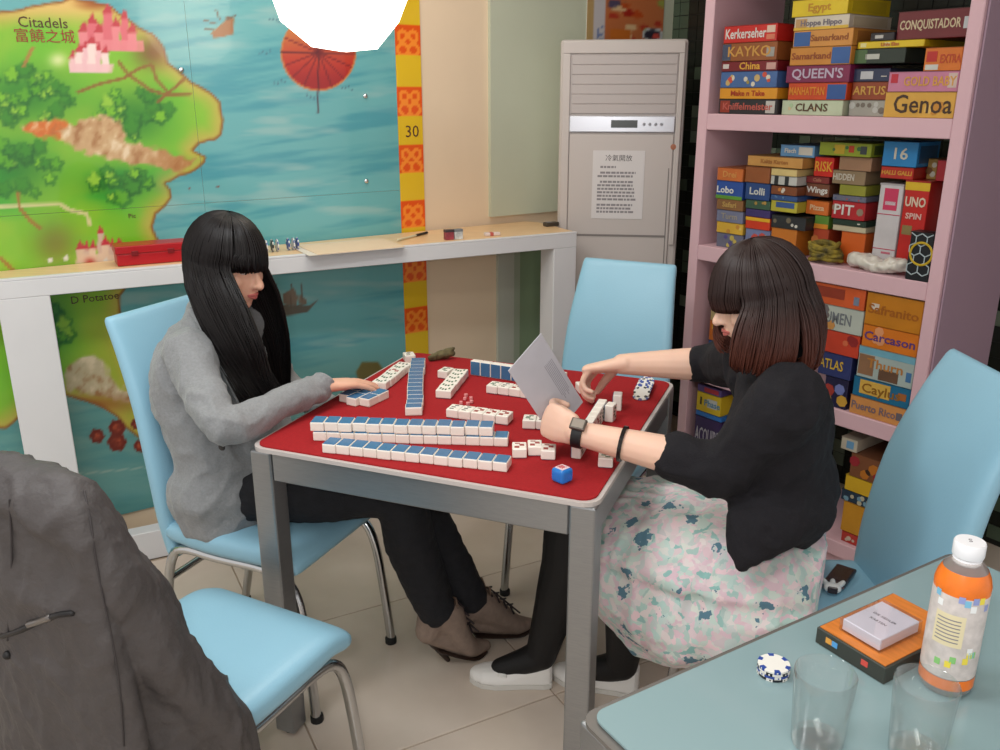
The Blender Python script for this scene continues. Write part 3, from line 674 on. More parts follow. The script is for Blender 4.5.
def pile(xl, xr, zb, rows, back=0.02, shelfname='', group=None, ybase=None):
    """rows bottom-up: dict(y=top pixel at xl, rgb, ...)"""
    z = zb
    for i, r in enumerate(rows):
        l_, r_ = r.get('xl', xl), r.get('xr', xr); bk = r.get('back', back)
        ym = r['y']
        s0, zt = on_shelf(l_, ym, bk); s1, _ = on_shelf(r_, ym + 4, bk)
        zt = max(zt, z + 0.008)
        s0 = max(s0, PW + 0.004); s1 = min(s1, SWID - PW - 0.004)
        game_box(r['label'], s0, s1, z, zt, r.get('dep', 0.22), bk, r['rgb'], r.get('t'), r.get('tc', WHT), r.get('band'), r.get('size', 0.5), group=group, side=r.get('side'), blob=r.get('blob'), align=r.get('al', 0.5))
        z = PLACED[-1][3]
    return z
BR_ = [(200,160,90),(90,60,40),(210,200,180),(60,80,120),(170,60,40)]
def R_(y, rgb, label, **k): d = dict(y=y, rgb=rgb, label=label); d.update(k); return d
G1 = 'game boxes on the upper shelf'; G2 = 'game boxes on the middle shelf'; G3 = 'game boxes on the lower shelf'; G4 = 'game boxes on the bottom shelf'
U = ZB[3]
pile(719, 777, U, [
 R_(99, (44,38,44), 'black game box at the bottom of the stack by the far pink post', t='Kniffelmeister', tc=(190,90,80), band=[(.82,.97,.1,.9,(196,190,184)),(.03,.2,.1,.9,(150,50,36))]),
 R_(88, (224,150,36), 'yellow-orange game box above the black one by the far pink post', t='Make n Take', tc=(170,50,24)),
 R_(72, (72,104,160), 'blue game box with small pictures in the stack by the far pink post', blob=(12, [(200,170,110),(206,80,60),(170,150,80),(220,210,190)])),
 R_(62, (122,24,34), 'thin dark red game box with gold title in the stack by the far post', t='China', tc=(228,170,60), al=.52, size=.75, band=[(.03,.14,.3,.75,(210,200,196)),(.82,.98,.15,.8,(206,160,150))]),
 R_(44, (150,84,40), 'brown game box with round gold title under the red box by the far pink post', t='KAYKO', tc=(206,150,70), band=[(0,.16,0.05,.95,(70,76,100)),(.82,.96,.2,.7,(160,156,150))], size=.6),
 R_(27, (204,34,30), 'bright red game box topmost of the stack by the far pink post', t='Kerkerseher', tc=(226,222,216), al=.42, size=.62, band=[(.82,.97,.5,.9,(222,190,170)),(.82,.97,.12,.4,(216,120,90))])], 0.012, group=G1)
pile(782.5, 843, U, [
 R_(100, (196,206,176), 'pale green game box at the bottom of the tallest upper shelf stack', t='CLANS', tc=(90,60,40), size=.55, blob=(5, [(214,190,150),(176,200,160)])),
 R_(83, (206,70,26), 'red-orange game box with a blue end panel above the pale green box', xl=789, xr=847, t='MANHATTAN', tc=(226,140,40), band=[(.68,.99,.05,.9,(46,84,150))], al=.33),
 R_(66, (128,28,76), 'purple game box with white title lettering', xl=787, xr=850, t="QUEEN'S", tc=(196,180,200), size=.6, side=(110,30,60)),
 R_(48, (206,136,52), 'orange game box with a blue panel at its right end', xl=791, xr=851, t='Samarkand', tc=(150,70,30), band=[(.7,.99,.06,.95,(50,92,156))], al=.36, size=.4),
 R_(31, (214,146,66), 'orange game box with a blue panel at its left end', xl=794, xr=853, t='Samarkand', tc=(150,80,30), band=[(0.02,.3,.06,.9,(50,92,156))], al=.62, size=.4, side=(170,110,50)),
 R_(17.6, (216,204,186), 'white and yellow game box below the yellow one', xl=795, xr=849, t='Hoppe Hippo', tc=(120,110,120), size=.45, band=[(0,1,0,.22,(222,180,60)),(.03,.24,.2,.85,(190,150,100))], side=(206,190,160)),
 R_(1, (226,196,26), 'bright yellow game box topmost of the tall stack on the upper shelf', xl=793, xr=848, t='Egypt', tc=(200,140,30), side=(206,180,30)),], 0.03, group=G1)
pile(845, 886, U, [
 R_(100, (170,168,158), 'grey marbled game box beside the golden game box', blob=(7, [(120,110,100),(196,196,190)])),
 R_(82, (150,66,36), 'rust brown game box above the grey marbled box', xl=849, xr=888, t='ARTUS', tc=(210,160,70), size=.5),
 R_(69, (44,52,84), 'navy game box with a white label', xl=852, xr=890, band=[(.2,.55,.2,.8,(200,200,204))], t='.....', tc=WHT, al=.85, size=.3),
 R_(54, (36,48,40), 'black and green game box below the long yellow box', xl=854, xr=905, band=[(0,.25,.05,.95,(74,104,60)),(.22,.5,.3,.65,(200,200,190))]),
 R_(42, (228,196,30), 'long thin yellow game box lying across two stacks', xl=858, xr=924, t='Linie Eins', tc=(190,110,40), size=.5, band=[(.05,.14,.2,.8,(230,220,150)),(.42,.5,.2,.8,(230,220,150))]),
 R_(33, (34,30,38), 'small black card box on the long yellow box', xl=871, xr=894, band=[(.2,.55,.3,.7,(200,196,190))])], 0.05, group=G1)
pile(886, 963, U, [
 R_(92, (226,172,72), 'golden game box with dark brown title below the pink box', t='Genoa', tc=(70,44,26), size=.78, al=.55, blob=(3, [(206,140,50),(236,190,100)])),
 R_(72, (206,130,160), 'pink game box with orange title above the golden box', xl=889.6, xr=965, t='GOLD BABY', tc=(222,160,70), size=.5, al=.6, band=[(.04,.14,.45,.9,(196,40,60)),(.86,.98,.2,.9,(216,190,180))]),
 R_(48, (222,118,36), 'orange game box with red figures on the pink box', xl=926, xr=970, t='EXTRA', tc=(196,70,30), al=.7, size=.4, band=[(.06,.34,.4,.85,(196,40,36)),(.05,.4,.05,.28,(216,214,206))])], 0.008, group=G1)
# big dark red box lies across the long yellow box and the orange one
s0, z0 = on_shelf(895, 45, 0.06); s1, _ = on_shelf(974, 45, 0.06); zt = on_shelf(897, 17, 0.06)[1]
game_box('large dark red game box with pale lettering topmost beside the right post', s0, min(s1, SWID-PW-.004), max(z0, on_shelf(926, 48, 0.008)[1]+0.004), zt, 0.24, 0.06, (112,26,36), 'CONQUISTADOR', (214,196,160), [(.84,.97,.3,.7,(200,206,210))], 0.36, group=G1, align=0.42)

Mz = ZB[2]
pile(717, 743, Mz, [
 R_(232, (110,110,130), 'small patterned box at the bottom of the middle shelf stack by the far post', blob=(6, [(200,180,90),(90,80,140)])),
 R_(221, (222,176,60), 'small yellow box in the middle shelf stack by the far post', blob=(4, [(200,140,60),(230,200,120)])),
 R_(209, (120,124,150), 'grey-blue box in the middle shelf stack by the far post', t='Turm', tc=(160,150,140)),
 R_(198, (140,96,56), 'brown box in the middle shelf stack by the far post', t='Safari', tc=(196,160,90)),
 R_(180, (44,80,160), 'blue box with green base in the middle shelf stack by the far post', t='Lobo', tc=(230,228,220), al=.35, size=.4, band=[(0,1,0,.2,(96,150,50))]),
 R_(167, (206,110,50), 'orange box topmost of the middle shelf stack by the far post', t='Drei', tc=(220,150,80))], 0.03, group=G2)
pile(746, 770, Mz, [
 R_(228, (120,130,170), 'lavender box at the bottom of the second middle shelf stack', blob=(4, [(220,180,60),(200,80,70)])),
 R_(216, (216,60,30), 'red and yellow box in the second middle shelf stack', band=[(0,1,.7,1,(232,180,40))]),
 R_(208, (66,50,110), 'deep purple box in the second middle shelf stack'),
 R_(199, (60,90,70), 'dark green box in the second middle shelf stack', blob=(3, [(180,140,70)])),
 R_(182, (40,70,130), 'dark blue box with white lettering in the second middle shelf stack', t='Lolli', tc=(216,216,210), size=.45),
 R_(166, (150,84,44), 'brown box in the second middle shelf stack under the long tan box')], 0.035, group=G2)
zz = pile(771, 797, Mz, [
 R_(227, (206,120,40), 'orange box low in the third middle shelf stack'),
 R_(214, (44,44,48), 'black box with small white pictures in the third middle shelf stack', xr=806, blob=(4, [(210,206,196),(120,110,90)])),
 R_(203, (190,180,60), 'yellow and blue box in the third middle shelf stack', band=[(.2,.9,.4,.9,(60,90,150))]),
 R_(194, (52,84,140), 'blue box in the third middle shelf stack', blob=(3, [(90,130,170)])),
 R_(185, (130,70,40), 'brown box with a white mark in the third middle shelf stack', blob=(3, [(220,210,196),(206,130,60)])),
 R_(176, (196,196,190), 'black and white striped box in the third middle shelf stack', band=[(.15,.3,0,1,(40,40,46)),(.55,.7,0,1,(40,40,46))]),
 R_(168, (222,196,130), 'cream box just under the long tan box')], 0.04, group=G2)
s0, z_ = on_shelf(749, 167, 0.06); s1, _ = on_shelf(804, 167, 0.06); ztan = max(z_, zz, on_shelf(746,166,.035)[1]) + 0.001
game_box('long tan box lying across two middle shelf stacks', s0, s1, ztan, ztan+0.032, 0.2, 0.05, (206,150,80), 'Keltis Karten', (170,110,50), None, 0.4, group=G2)
s0, z_ = on_shelf(780, 156, 0.08); s1, _ = on_shelf(814, 156, 0.08)
game_box('light blue box tilted on top of the long tan box', s0, s1, ztan+0.0325, ztan+0.068, 0.16, 0.08, (110,160,206), 'Fisch', (226,222,216), [(.55,.95,.2,.85,(222,214,200))], 0.4, group=G2, align=.3)
zz = pile(800, 829, Mz, [
 R_(226, (186,70,40), 'red-orange box low in the fourth middle shelf stack', blob=(3, [(206,120,60)])),
 R_(213, (96,140,50), 'green box with orange base in the fourth middle shelf stack', band=[(0,1,0,.35,(222,140,40))]),
 R_(199, (214,110,40), 'orange box with pale title in the fourth middle shelf stack', t='Pizza', tc=(230,190,150), size=.4),
 R_(186, (120,70,48), 'brown box with white title in the fourth middle shelf stack', t='Wings', tc=(226,222,214), size=.5),
 R_(175, (130,44,44), 'dark red box under the bright red one', t='Cafe', tc=(180,110,90)),
 R_(156, (216,36,26), 'bright red box with yellow title in the fourth middle shelf stack', xl=805, xr=834, t='RISK', tc=(236,170,50), size=.55)], 0.085, group=G2)
zz2 = pile(833, 866, Mz, [
 R_(231, (222,100,34), 'plain orange box low in the fifth middle shelf stack', xl=842, xr=866),
 R_(224, (200,190,160), 'thin cream box in the fifth middle shelf stack'),
 R_(218, (36,56,46), 'dark green box below the red tin', t='oo', tc=WHT, al=.8, size=.3),
 R_(200, (186,34,44), 'red tin with a white three-letter title on the middle shelf', t='PIT', tc=(226,222,216), al=.36, size=.62, blob=(2, [(150,130,110)])),
 R_(194, (110,110,130), 'grey box with a red stripe on the red tin', blob=(5, [(196,60,50),(80,90,130)])),
 R_(184, (150,150,50), 'olive green box in the fifth middle shelf stack', xl=840),
 R_(169, (150,126,96), 'tan box with pale lettering under the plain brown cardboard box', xl=827, xr=866, t='HIDDEN', tc=(214,206,190), al=.35, size=.5),
 R_(156, (168,126,96), 'plain brown cardboard box in the fifth middle shelf stack', xl=840, xr=872)], 0.085, group=G2)
s0, z_ = on_shelf(819, 153, 0.07); s1, _ = on_shelf(871, 153, 0.07); zg = max(zz, zz2) + 0.001
game_box('long lime green box with coloured shapes on top of the middle shelf stacks', s0, s1, zg, zg+0.038, 0.16, 0.07, (150,164,40), None, WHT, [(.3,.5,.15,.85,(206,170,40)),(.58,.68,.3,.8,(196,60,30)),(.8,.92,.2,.8,(60,66,70))], group=G2, side=(80,96,40), blob=(3, [(60,110,60)]))
# right end of the middle shelf
b0 = 0.078
def mbox(label, xa, xb, ya, yb, bk, dep, rgb, z=None, **k):
    s0, zt = on_shelf(xa, ya, bk); s1, _ = on_shelf(xb, ya + 3, bk); z0 = on_shelf(xa, yb, bk)[1] if z is None else z
    if 't' in k: k['title'] = k.pop('t')
    if 'tc' in k: k['trgb'] = k.pop('tc')
    o = game_box(label, s0, min(s1, SWID-PW-0.003), z0, zt, dep, bk, rgb, group=G2, **k); return o, PLACED[-1][3]
_, zw = mbox('tall white box with red lettering standing upright on the middle shelf', 881, 904, 183, 256, b0, 0.07, (216,210,212), Mz, band=[(.22,.82,.70,.95,(214,60,100)),(.3,.75,.76,.80,(230,200,210)),(0,1,.645,.655,(196,60,90)),(0,1,.24,.25,(196,60,90)),(.4,.8,.19,.215,(206,110,130))])
uno, zu = mbox('tall red box with yellow top standing beside the tall white box', 906.5, 931, 180, 262, b0+0.004, 0.09, (206,34,30), Mz, band=[(0,1,.9,1,(230,190,40)),(.1,.5,.42,.52,(150,130,80))])
text_obj('title', 'UNO', 0.036, bmat((236,214,190)), uno, frame_M((0,0,0), sdv, (0,0,1), sn) @ Matrix.Translation((0.0, (zu-Mz)*0.77, 0.0012)), 0.0004, bold=0.001, fit=0.058)
text_obj('title', 'SPIN', 0.022, bmat((236,190,180)), uno, frame_M((0,0,0), sdv, (0,0,1), sn) @ Matrix.Translation((0.0, (zu-Mz)*0.62, 0.0012)), 0.0004, bold=0.0006, fit=0.045)
_, zr = mbox('flat red box with yellow title lying on the tall white box', 881.5, 914, 166, 181, b0, 0.13, (196,44,34), zw+0.0008 if zw > zu else zu+0.0008, t='HALLI GALLI', tc=(224,160,60), size=.38)
mbox('bright blue box with white picture on top of the red one', 884.5, 919, 141, 164, b0, 0.12, (40,140,206), zr+0.0008, t='16', tc=(226,220,200), size=.5, side=(40,90,130))
hx, zh = mbox('black box with pale hexagon pattern and yellow ring on the middle shelf', 911.5, 940, 231, 280, 0.004, 0.045, (24,28,34), Mz)
hw, hh = 0.0, zh - Mz
Ml = frame_M((0,0,0), sdv, (0,0,1), sn); bm = new()
for i in range(-2, 3):
    for j in range(0, 6):
        cx = (i + (0.5 if j % 2 else 0))*0.030; cy = 0.006 + j*0.026
        for k in range(6):
            a, b_ = math.radians(60*k+30), math.radians(60*k+90); r = 0.0168
            p, q = Vector((cx+r*math.cos(a), cy+r*math.sin(a), 0.001)), Vector((cx+r*math.cos(b_), cy+r*math.sin(b_), 0.001))
            if max(abs(p.x), abs(q.x)) < 0.043 and 0.003 < min(p.y, q.y) and max(p.y, q.y) < hh-0.003: tube(bm, [Ml @ p, Ml @ q], 0.0011, 4, 1, caps='flat')
obj('hexagon_lines', bm, bmat((190,206,212)), hx)
bm = new(); tube(bm, [Ml @ Vector((0.004+0.030*math.cos(a), hh*0.56+0.030*math.sin(a), 0.0012)) for a in [2*math.pi*k/24 for k in range(25)]], 0.0032, 6, 1); obj('yellow_ring', bm, bmat((214,180,40)), hx)
mbox('small plain red box tucked against the right post', 938, 952, 160, 180, 0.10, 0.1, (176,20,40), zu+0.0015)
mbox('teal and white box behind the tall red and yellow box', 936, 950, 182, 204, 0.15, 0.08, (140,180,170), Mz, band=[(.1,.8,.1,.9,(206,206,196))])
mbox('brown box with small pictures behind the blue one', 921, 938, 158, 180, 0.14, 0.1, (176,140,70), zu+0.001, blob=(4, [(210,206,190),(120,80,40)]))
Lz = ZB[1]
pile(851, 912, Lz, [
 R_(394, (222,150,84), 'pale orange game box at the bottom of the right lower stack', t='Puerto Rico', tc=(130,110,120), size=.45, al=.42, band=[(.82,.92,.3,.7,(110,100,110))]),
 R_(375, (30,110,150), 'blue game box with a yellow banner title in the right lower stack', xl=854.5, xr=915, t='Caylus', tc=(150,100,30), size=.5, band=[(.12,.66,.2,.9,(226,180,80)),(.8,.94,.35,.7,(170,100,50))]),
 R_(345, (176,190,186), 'pale game box with a painted landscape in the right lower stack', xl=860, xr=921, t='Thurn', tc=(196,130,60), al=.5, size=.32, band=[(0,1,.78,1,(120,180,200)),(.02,.3,.1,.75,(150,110,80)),(.4,.75,.05,.4,(110,80,60)),(.88,.97,.2,.5,(70,120,170))]),
 R_(323.5, (226,124,30), 'orange game box with purple title in the right lower stack', xl=864, xr=926, t='Carcason', tc=(96,60,130), size=.42, blob=(3, [(236,160,110)])),
 R_(291.5, (204,128,26), 'large amber game box topmost of the right lower stack', xl=868, xr=930, t='Safranito', tc=(170,96,24), size=.3, band=[(.1,.24,.5,.68,(222,206,190))])], 0.008, group=G3)
pile(832, 849, Lz, [
 R_(375, (34,30,66), 'dark night-blue game box with a planet in the middle lower stack', xl=826, blob=(4, [(120,130,190),(170,60,50),(210,160,60)])),
 R_(350, (48,56,110), 'navy blue game box with yellow title in the middle lower stack', xl=820, xr=853, t='ATLAS', tc=(222,180,60), size=.45, al=.4),
 R_(328, (206,66,40), 'red game box in the middle lower stack', xl=822, xr=861, blob=(3, [(150,40,40),(220,110,70)])),
 R_(302, (190,196,186), 'white game box with grey lettering in the middle lower stack', xl=816, xr=865, t='BLUMEN', tc=(120,124,130), size=.5, al=.4, blob=(3, [(214,150,80),(120,110,110)])),
 R_(281, (216,92,44), 'red-orange game box topmost of the middle lower stack', xl=814, xr=867, band=[(.05,.62,.35,.85,(150,56,36)),(.8,.9,.2,.6,(120,130,150))])], 0.01, group=G3)
pile(703, 735, Lz, [
 R_(338, (54,90,150), 'blue game box by the far post on the lower shelf'),
 R_(318, (206,110,40), 'orange game box by the far post on the lower shelf', blob=(3, [(230,180,60)])),
 R_(295, (190,170,120), 'tan game box by the far post on the lower shelf', blob=(3, [(110,90,60)])),
 R_(268, (196,130,70), 'brown-orange game box topmost by the far post on the lower shelf', t='Thor', tc=(120,70,40))], 0.05, group=G3)
Bz = ZB[0]
pile(684, 722, Bz, [
 R_(447, (70,60,90), 'dark violet game box low on the bottom shelf'),
 R_(410, (60,40,92), 'purple game box with white capital title on the bottom shelf', t='ACQUIRE', tc=(206,200,210), size=.42),
 R_(405, (50,120,200), 'thin bright blue game box on the purple one'),
 R_(386, (226,190,40), 'yellow game box with a white label on the bottom shelf', band=[(.45,.85,.3,.75,(210,210,206)),(.15,.22,.35,.75,(70,60,30))], t='Phase', tc=(90,140,170), al=.65, size=.35),
 R_(379, (90,70,130), 'violet and red game box under the shelf board', band=[(.3,.9,.2,.8,(180,50,60))])], 0.01, group=G4)
pile(838, 872, Bz, [
 R_(530, (196,60,50), 'red box at the foot of the bottom shelf stack by the right post', blob=(4, [(220,200,180),(60,50,60)]), xl=842, xr=862),
 R_(500, (214,150,40), 'amber box in the bottom shelf stack by the right post', xl=844, xr=878),
 R_(488, (40,60,80), 'dark patterned box in the bottom shelf stack by the right post', xl=842, xr=876, blob=(8, [(200,190,160),(120,160,180)])),
 R_(474, (226,180,40), 'bright yellow box in the bottom shelf stack by the right post', xl=846, xr=880),
 R_(452, (130,80,50), 'brown box with a dark picture in the bottom shelf stack', xl=852, xr=890, blob=(5, [(200,120,40),(60,40,30),(160,40,50)])),
 R_(436, (200,190,170), 'white and blue box topmost of the bottom shelf stack', xl=842, xr=858, band=[(.35,.8,.2,.8,(110,160,200))])], 0.02, group=G4)
# soft things on the middle shelf: a clear bag and a yellow-black pouch
s0, _ = on_shelf(846, 268, 0.02); s1, _ = on_shelf(903, 273, 0.02)
bm = new(); Ml = frame_M(SLf + Vector((0,0,Mz)), sdv, (0,0,1), sn)
tube(bm, [Ml @ Vector((s0+(s1-s0)*t, 0.022+0.006*math.sin(9*t), -0.040)) for t in (0, .15, .35, .55, .75, .92, 1)], [(0.012,0.020),(0.026,0.022),(0.032,0.022),(0.034,0.021),(0.032,0.022),(0.024,0.02),(0.010,0.014)], 14, 4, side=sn)
me = bake_remesh(bm, 0.004, 2); fold_noise(me, 0.006, 60)
pb = obj('plastic_bag', me, mat('clear_plastic', (196,190,180), 0.15, spec=0.7)); tag(pb, 'crumpled clear plastic bag lying along the middle shelf edge', 'bag')
bm = new(); rgp = random.Random(2); s0, _ = on_shelf(812, 250, 0.02)
for k in range(9):
    a = rgp.random()*6.28; c0 = Vector((s0+0.03, 0.012, -0.042))
    pts = [Ml @ (c0 + Vector((0.055*math.cos(a+t*2.4)*(.5+.5*rgp.random()), 0.005*k + 0.008*math.sin(3*t+k), 0.030*math.sin(a+t*2.4)))) for t in (0,.5,1,1.5,2,2.5)]
    tube(bm, pts, 0.007, 7, 4)
po = obj('rope_bundle', bm, mat('rope_yellow_black', (150,130,40), 0.8, var=0.5, vscale=35, rgb2=(40,36,24)), None, True); tag(po, 'tangled yellow and black strap bundle on the middle shelf', 'strap')
# ================================================================ MAHJONG TILES
t_white = mat('tile_ivory', (236,230,220), 0.28, spec=0.5); t_blue = mat('tile_blue_back', (64,112,152), 0.25, var=0.08, vscale=30); t_ink = mat('tile_ink', (60,66,64), 0.6)
TW, TL, TH = 0.0300, 0.0400, 0.0215
def tile_meshes(mode):
    Rm = {'down': Matrix.Identity(4), 'up': Matrix.Translation((0,0,TH)) @ Matrix.Rotation(math.pi, 4, 'Y'), 'stand': Matrix.Translation((0,0,TL/2)) @ Matrix.Rotation(math.radians(90), 4, 'X') @ Matrix.Translation((0,0,-TH/2))}[mode]
    k = 0.86; out = []
    b = new(); box(b, (-TW/2,-TL/2,0), (TW/2,TL/2,TH*.955), 0.0022, 2, Rm); me = bpy.data.meshes.new('tile_body'); b.to_mesh(me); b.free(); me.materials.append(t_white); out.append(me)
    b = new(); box(b, (-TW/2+0.0016,-TL/2+0.0016,TH*k), (TW/2-0.0016,TL/2-0.0016,TH), 0.0008, 2, Rm); me = bpy.data.meshes.new('blue_back'); b.to_mesh(me); b.free(); me.materials.append(t_blue); out.append(me)
    marks = []
    for v in range(3):
        b = new(); r = random.Random(v)
        for q in range(3 + v):
            x, y = r.uniform(-.006,.006), (-0.011 + 0.022*q/(2+v)); box(b, (x-0.005, y-0.0022, -0.0003), (x+0.005, y+0.0022, 0.0001), 0, 1, Rm)
        me = bpy.data.meshes.new('face_mark'); b.to_mesh(me); b.free(); me.materials.append([t_ink, mat('tile_ink_green', (50,96,66), .6), mat('tile_ink_red', (150,50,44), .6)][v]); marks.append(me)
    return out, marks
TM = {m: tile_meshes(m) for m in ('down', 'up', 'stand')}
trg = random.Random(17)
def tile(mode, pos, rz, label, group):
    (b, k), marks = TM[mode]
    o = bpy.data.objects.new('mahjong_tile', b); C.objects.link(o); o.location = pos; o.rotation_euler = (0, 0, rz); tag(o, label, 'mahjong tile', group)
    c = bpy.data.objects.new('blue_back', k); link(c, o)
    if mode != 'down': c = bpy.data.objects.new('face_mark', trg.choice(marks)); link(c, o)
    return o
ORD = ['first','second','third','fourth','fifth','sixth','seventh','eighth','ninth','tenth','eleventh','twelfth','thirteenth','fourteenth']
def row(mode, a, b_, n, label, z=TZ, inward=TL/2, flip=False, jit=0.0012, group=None, skip=()):
    """tiles side by side with their front-bottom edge from pixel a to pixel b_ (on height TZ)"""
    A, B = P(*a, TZ), P(*b_, TZ); u = (B-A).normalized(); w = Vector((-u.y, u.x, 0)); rz = math.atan2(u.y, u.x)
    pitch = max((B-A).length/n, TW+0.0003)
    for i in range(n):
        if i in skip: continue
        p = A + u*(pitch*(i+0.5)) + w*(inward + trg.uniform(-jit, jit)); p.z = z
        tile(mode, p, rz + (math.pi if flip else 0) + trg.uniform(-.02,.02)*0.4, ORD[i] + ' ' + label, group or label)
EPS = 0.0003
row('down', (322,453), (507,473), 13, "blue tile from the blazer wearer's end of the single row by the apron", TZ+EPS)
row('down', (313,441), (508,447), 14, "blue tile from the blazer wearer's end in the double row's lower layer", TZ+EPS)
row('down', (311,440.4), (493,446.2), 13, "blue tile from the blazer wearer's end in the double row's upper layer", TZ+TH+2*EPS, jit=0.003)
# column running away from the viewer
A, B = P(414, 416, TZ), P(418, 365, TZ); u = (B-A).normalized()
for i in range(13):
    p = A + u*(0.0312*(i+0.5)); p.z = TZ+EPS; tile('down', p + Vector((trg.uniform(-.002,.002),0,0)), math.atan2(u.y, u.x) , ORD[i] + ' blue tile counted from the double row in the straight blue column', 'tiles in the blue column')
# blue tiles under the hand
o0 = P(346, 405, TZ); ua = (P(360, 408, TZ) - o0).normalized(); ub = Vector((-ua.y, ua.x, 0))
for q_, (i, j) in enumerate(((0,0),(1,0.3),(-1,0.25),(0,1),(1,1.3),(-1,1.25))):
    p = o0 + ua*((i+0.5)*0.0306) + ub*((j+0.5)*0.0408); p.z = TZ+EPS; tile('down', p, math.atan2(ua.y, ua.x), ('middle','rightmost','leftmost','middle','rightmost','leftmost')[q_].replace('rightmost','fingertip-side').replace('leftmost','sleeve-side') + ' blue tile in the ' + ('trio nearer the double row' if q_ < 3 else 'trio touching the reaching hand'), 'tiles beside the hand')
def frow(a, b_, label, n=None, w=TW+0.0008, mode='up', off=0.0):
    A, B = P(*a, TZ), P(*b_, TZ); u = (B-A).normalized(); L = (B-A).length; n = n or max(1, round(L/w)); rz = math.atan2(u.y, u.x); s = Vector((-u.y, u.x, 0))
    for i in range(n):
        p = A + u*(w*(i+0.5)) + s*(off + trg.uniform(-.001,.001)); p.z = TZ+EPS; tile(mode, p, rz, (ORD[i] + ' ' + label) if n > 1 else label, label)
frow((379,390.5), (405,370), 'ivory face-up tile from the fingertips in the slanting row beside the hand', 6)
frow((404,361.5), (416,360.5), 'single ivory mahjong tile lying alone at the far corner by the blue column', 1)
frow((443,399), (465,372), 'ivory face-up tile from the dice in the slanting row by the blue column', 6)
frow((441,376), (451,377.5), 'ivory mahjong tile face up capping the slanting row', 1)
frow((449,415), (515,423.5), 'ivory face-up tile from the blue column in the row behind the double stack', 5, off=0.0)
frow((489,391), (540,398), 'ivory face-up tile from the blue column in the row half behind the grey sheet', 4)
frow((577,392), (592,391), 'ivory mahjong tile face up below the far hand', 1)
frow((523,426), (545,427), 'ivory face-up tile beside the fingers that hold the grey sheet', 2)
frow((512,455), (526,455), 'ivory mahjong tile face up at the left of the loose trio', 1); frow((527.5,452.5), (541,452.5), 'ivory mahjong tile face up in the middle of the loose trio', 1); frow((541,456.5), (554,457), 'ivory mahjong tile face up at the right of the loose trio', 1)
frow((598,464), (614,465), 'ivory mahjong tile lying at the table edge under the forearm', 1)
# her standing hand and the far standing row
A, B = P(575.5, 459, TZ), P(609, 404, TZ); u = (B-A).normalized(); rz = math.atan2(u.y, u.x); s = Vector((u.y, -u.x, 0))
for i in range(9):
    p = A + u*(0.0304*(i+0.5)); p.z = TZ+EPS; tile('stand', p, rz + math.pi, ORD[i] + ' standing tile from the wristwatch in the row facing the floral skirt wearer', 'her standing tiles')
for k, (x, y) in enumerate(((610,420),(617,409))):
    p = P(x, y, TZ+EPS); tile('stand', p, rz + math.pi + (0.12 if k else -0.1), ('standing tile turned out of the row, nearer the wristwatch','standing tile turned out of the row, nearer the poker chips')[k], 'turned out tiles')
A, B = P(472, 374, TZ), P(512, 380, TZ); u = (B-A).normalized()
for i in range(9):
    p = A + u*(0.0302*(i+0.5)); p.z = TZ+EPS; tile('stand', p, math.atan2(u.y, u.x), ORD[i] + ' standing blue-backed tile from the olive pouch in the far row', 'far standing tiles')
# small dice and the big blue die
dice_m = mat('dice_pink', (226,150,150), 0.3)
for k, (x, y) in enumerate(((461,404),(465,400),(468,405),(471,399.5),(471.5,403),(466,396.5))):
    bm = new(); box(bm, (-.0038,-.0038,0), (.0038,.0038,.0076), 0.0012, 2); o = obj('small_die', bm, dice_m); o.location = P(x, y, TZ+EPS); o.rotation_euler = (0,0,k*1.1); tag(o, 'tiny pinkish die among the face-up tiles', 'die', 'tiny dice')
    bm = new(); lathe(bm, [(0,.0079),(.0014,.0078),(.0014,.0074)], 8); obj('pip', bm, mat('pip_red', (190,30,40), .4), o)
bd = thing('blue_die', 'large translucent blue die with white top on the red felt', 'die', P(562, 481, TZ+EPS), 0.75)
bm = new(); box(bm, (-.0165,-.0165,0), (.0165,.0165,.029), 0.007, 4); obj('die_body', bm, mat('blue_acrylic', (56,150,240), 0.08, trans=0.45, ior=1.4, rgb2=None), bd, True, 40)
bm = new(); box(bm, (-.0105,-.0105,.0286), (.0105,.0105,.0296), 0.0); f = obj('white_face', bm, mat('die_white', (228,206,212), 0.4), bd)
text_obj('wind_mark', '東', 0.017, mat('pip_red', (190,30,40), .4), f, Matrix.Translation((0,0,.0298)), 0.0002)

# ---------------------------------------------------------------- poker chips
chip_w = mat('chip_white', (226,224,218), 0.4); chip_b = mat('chip_blue', (40,70,150), 0.4); chip_k = mat('chip_black', (30,32,40), 0.4)
CR, CT = 0.0205, 0.0034
def chip_mesh(base, spot):
    b = new(); lathe(b, [(0,0),(CR-.0006,0),(CR,.0006),(CR,CT-.0006),(CR-.0006,CT),(0,CT)], 28); me = bpy.data.meshes.new('chip_body'); b.to_mesh(me); b.free(); me.materials.append(base)
    sp = new()
    for k in range(6):
        a = 2*math.pi*k/6; prism(sp, [((CR+.0003)*math.cos(a-.2), (CR+.0003)*math.sin(a-.2)), ((CR+.0003)*math.cos(a+.2), (CR+.0003)*math.sin(a+.2)), ((CR*.74)*math.cos(a+.2), (CR*.74)*math.sin(a+.2)), ((CR*.74)*math.cos(a-.2), (CR*.74)*math.sin(a-.2))], -.0002, CT+.0002)
    ms = bpy.data.meshes.new('edge_spot'); sp.to_mesh(ms); sp.free(); ms.materials.append(spot); return me, ms
CHIPS = [chip_mesh(chip_w, chip_b), chip_mesh(chip_b, chip_w), chip_mesh(chip_w, chip_k), chip_mesh(chip_k, chip_w)]
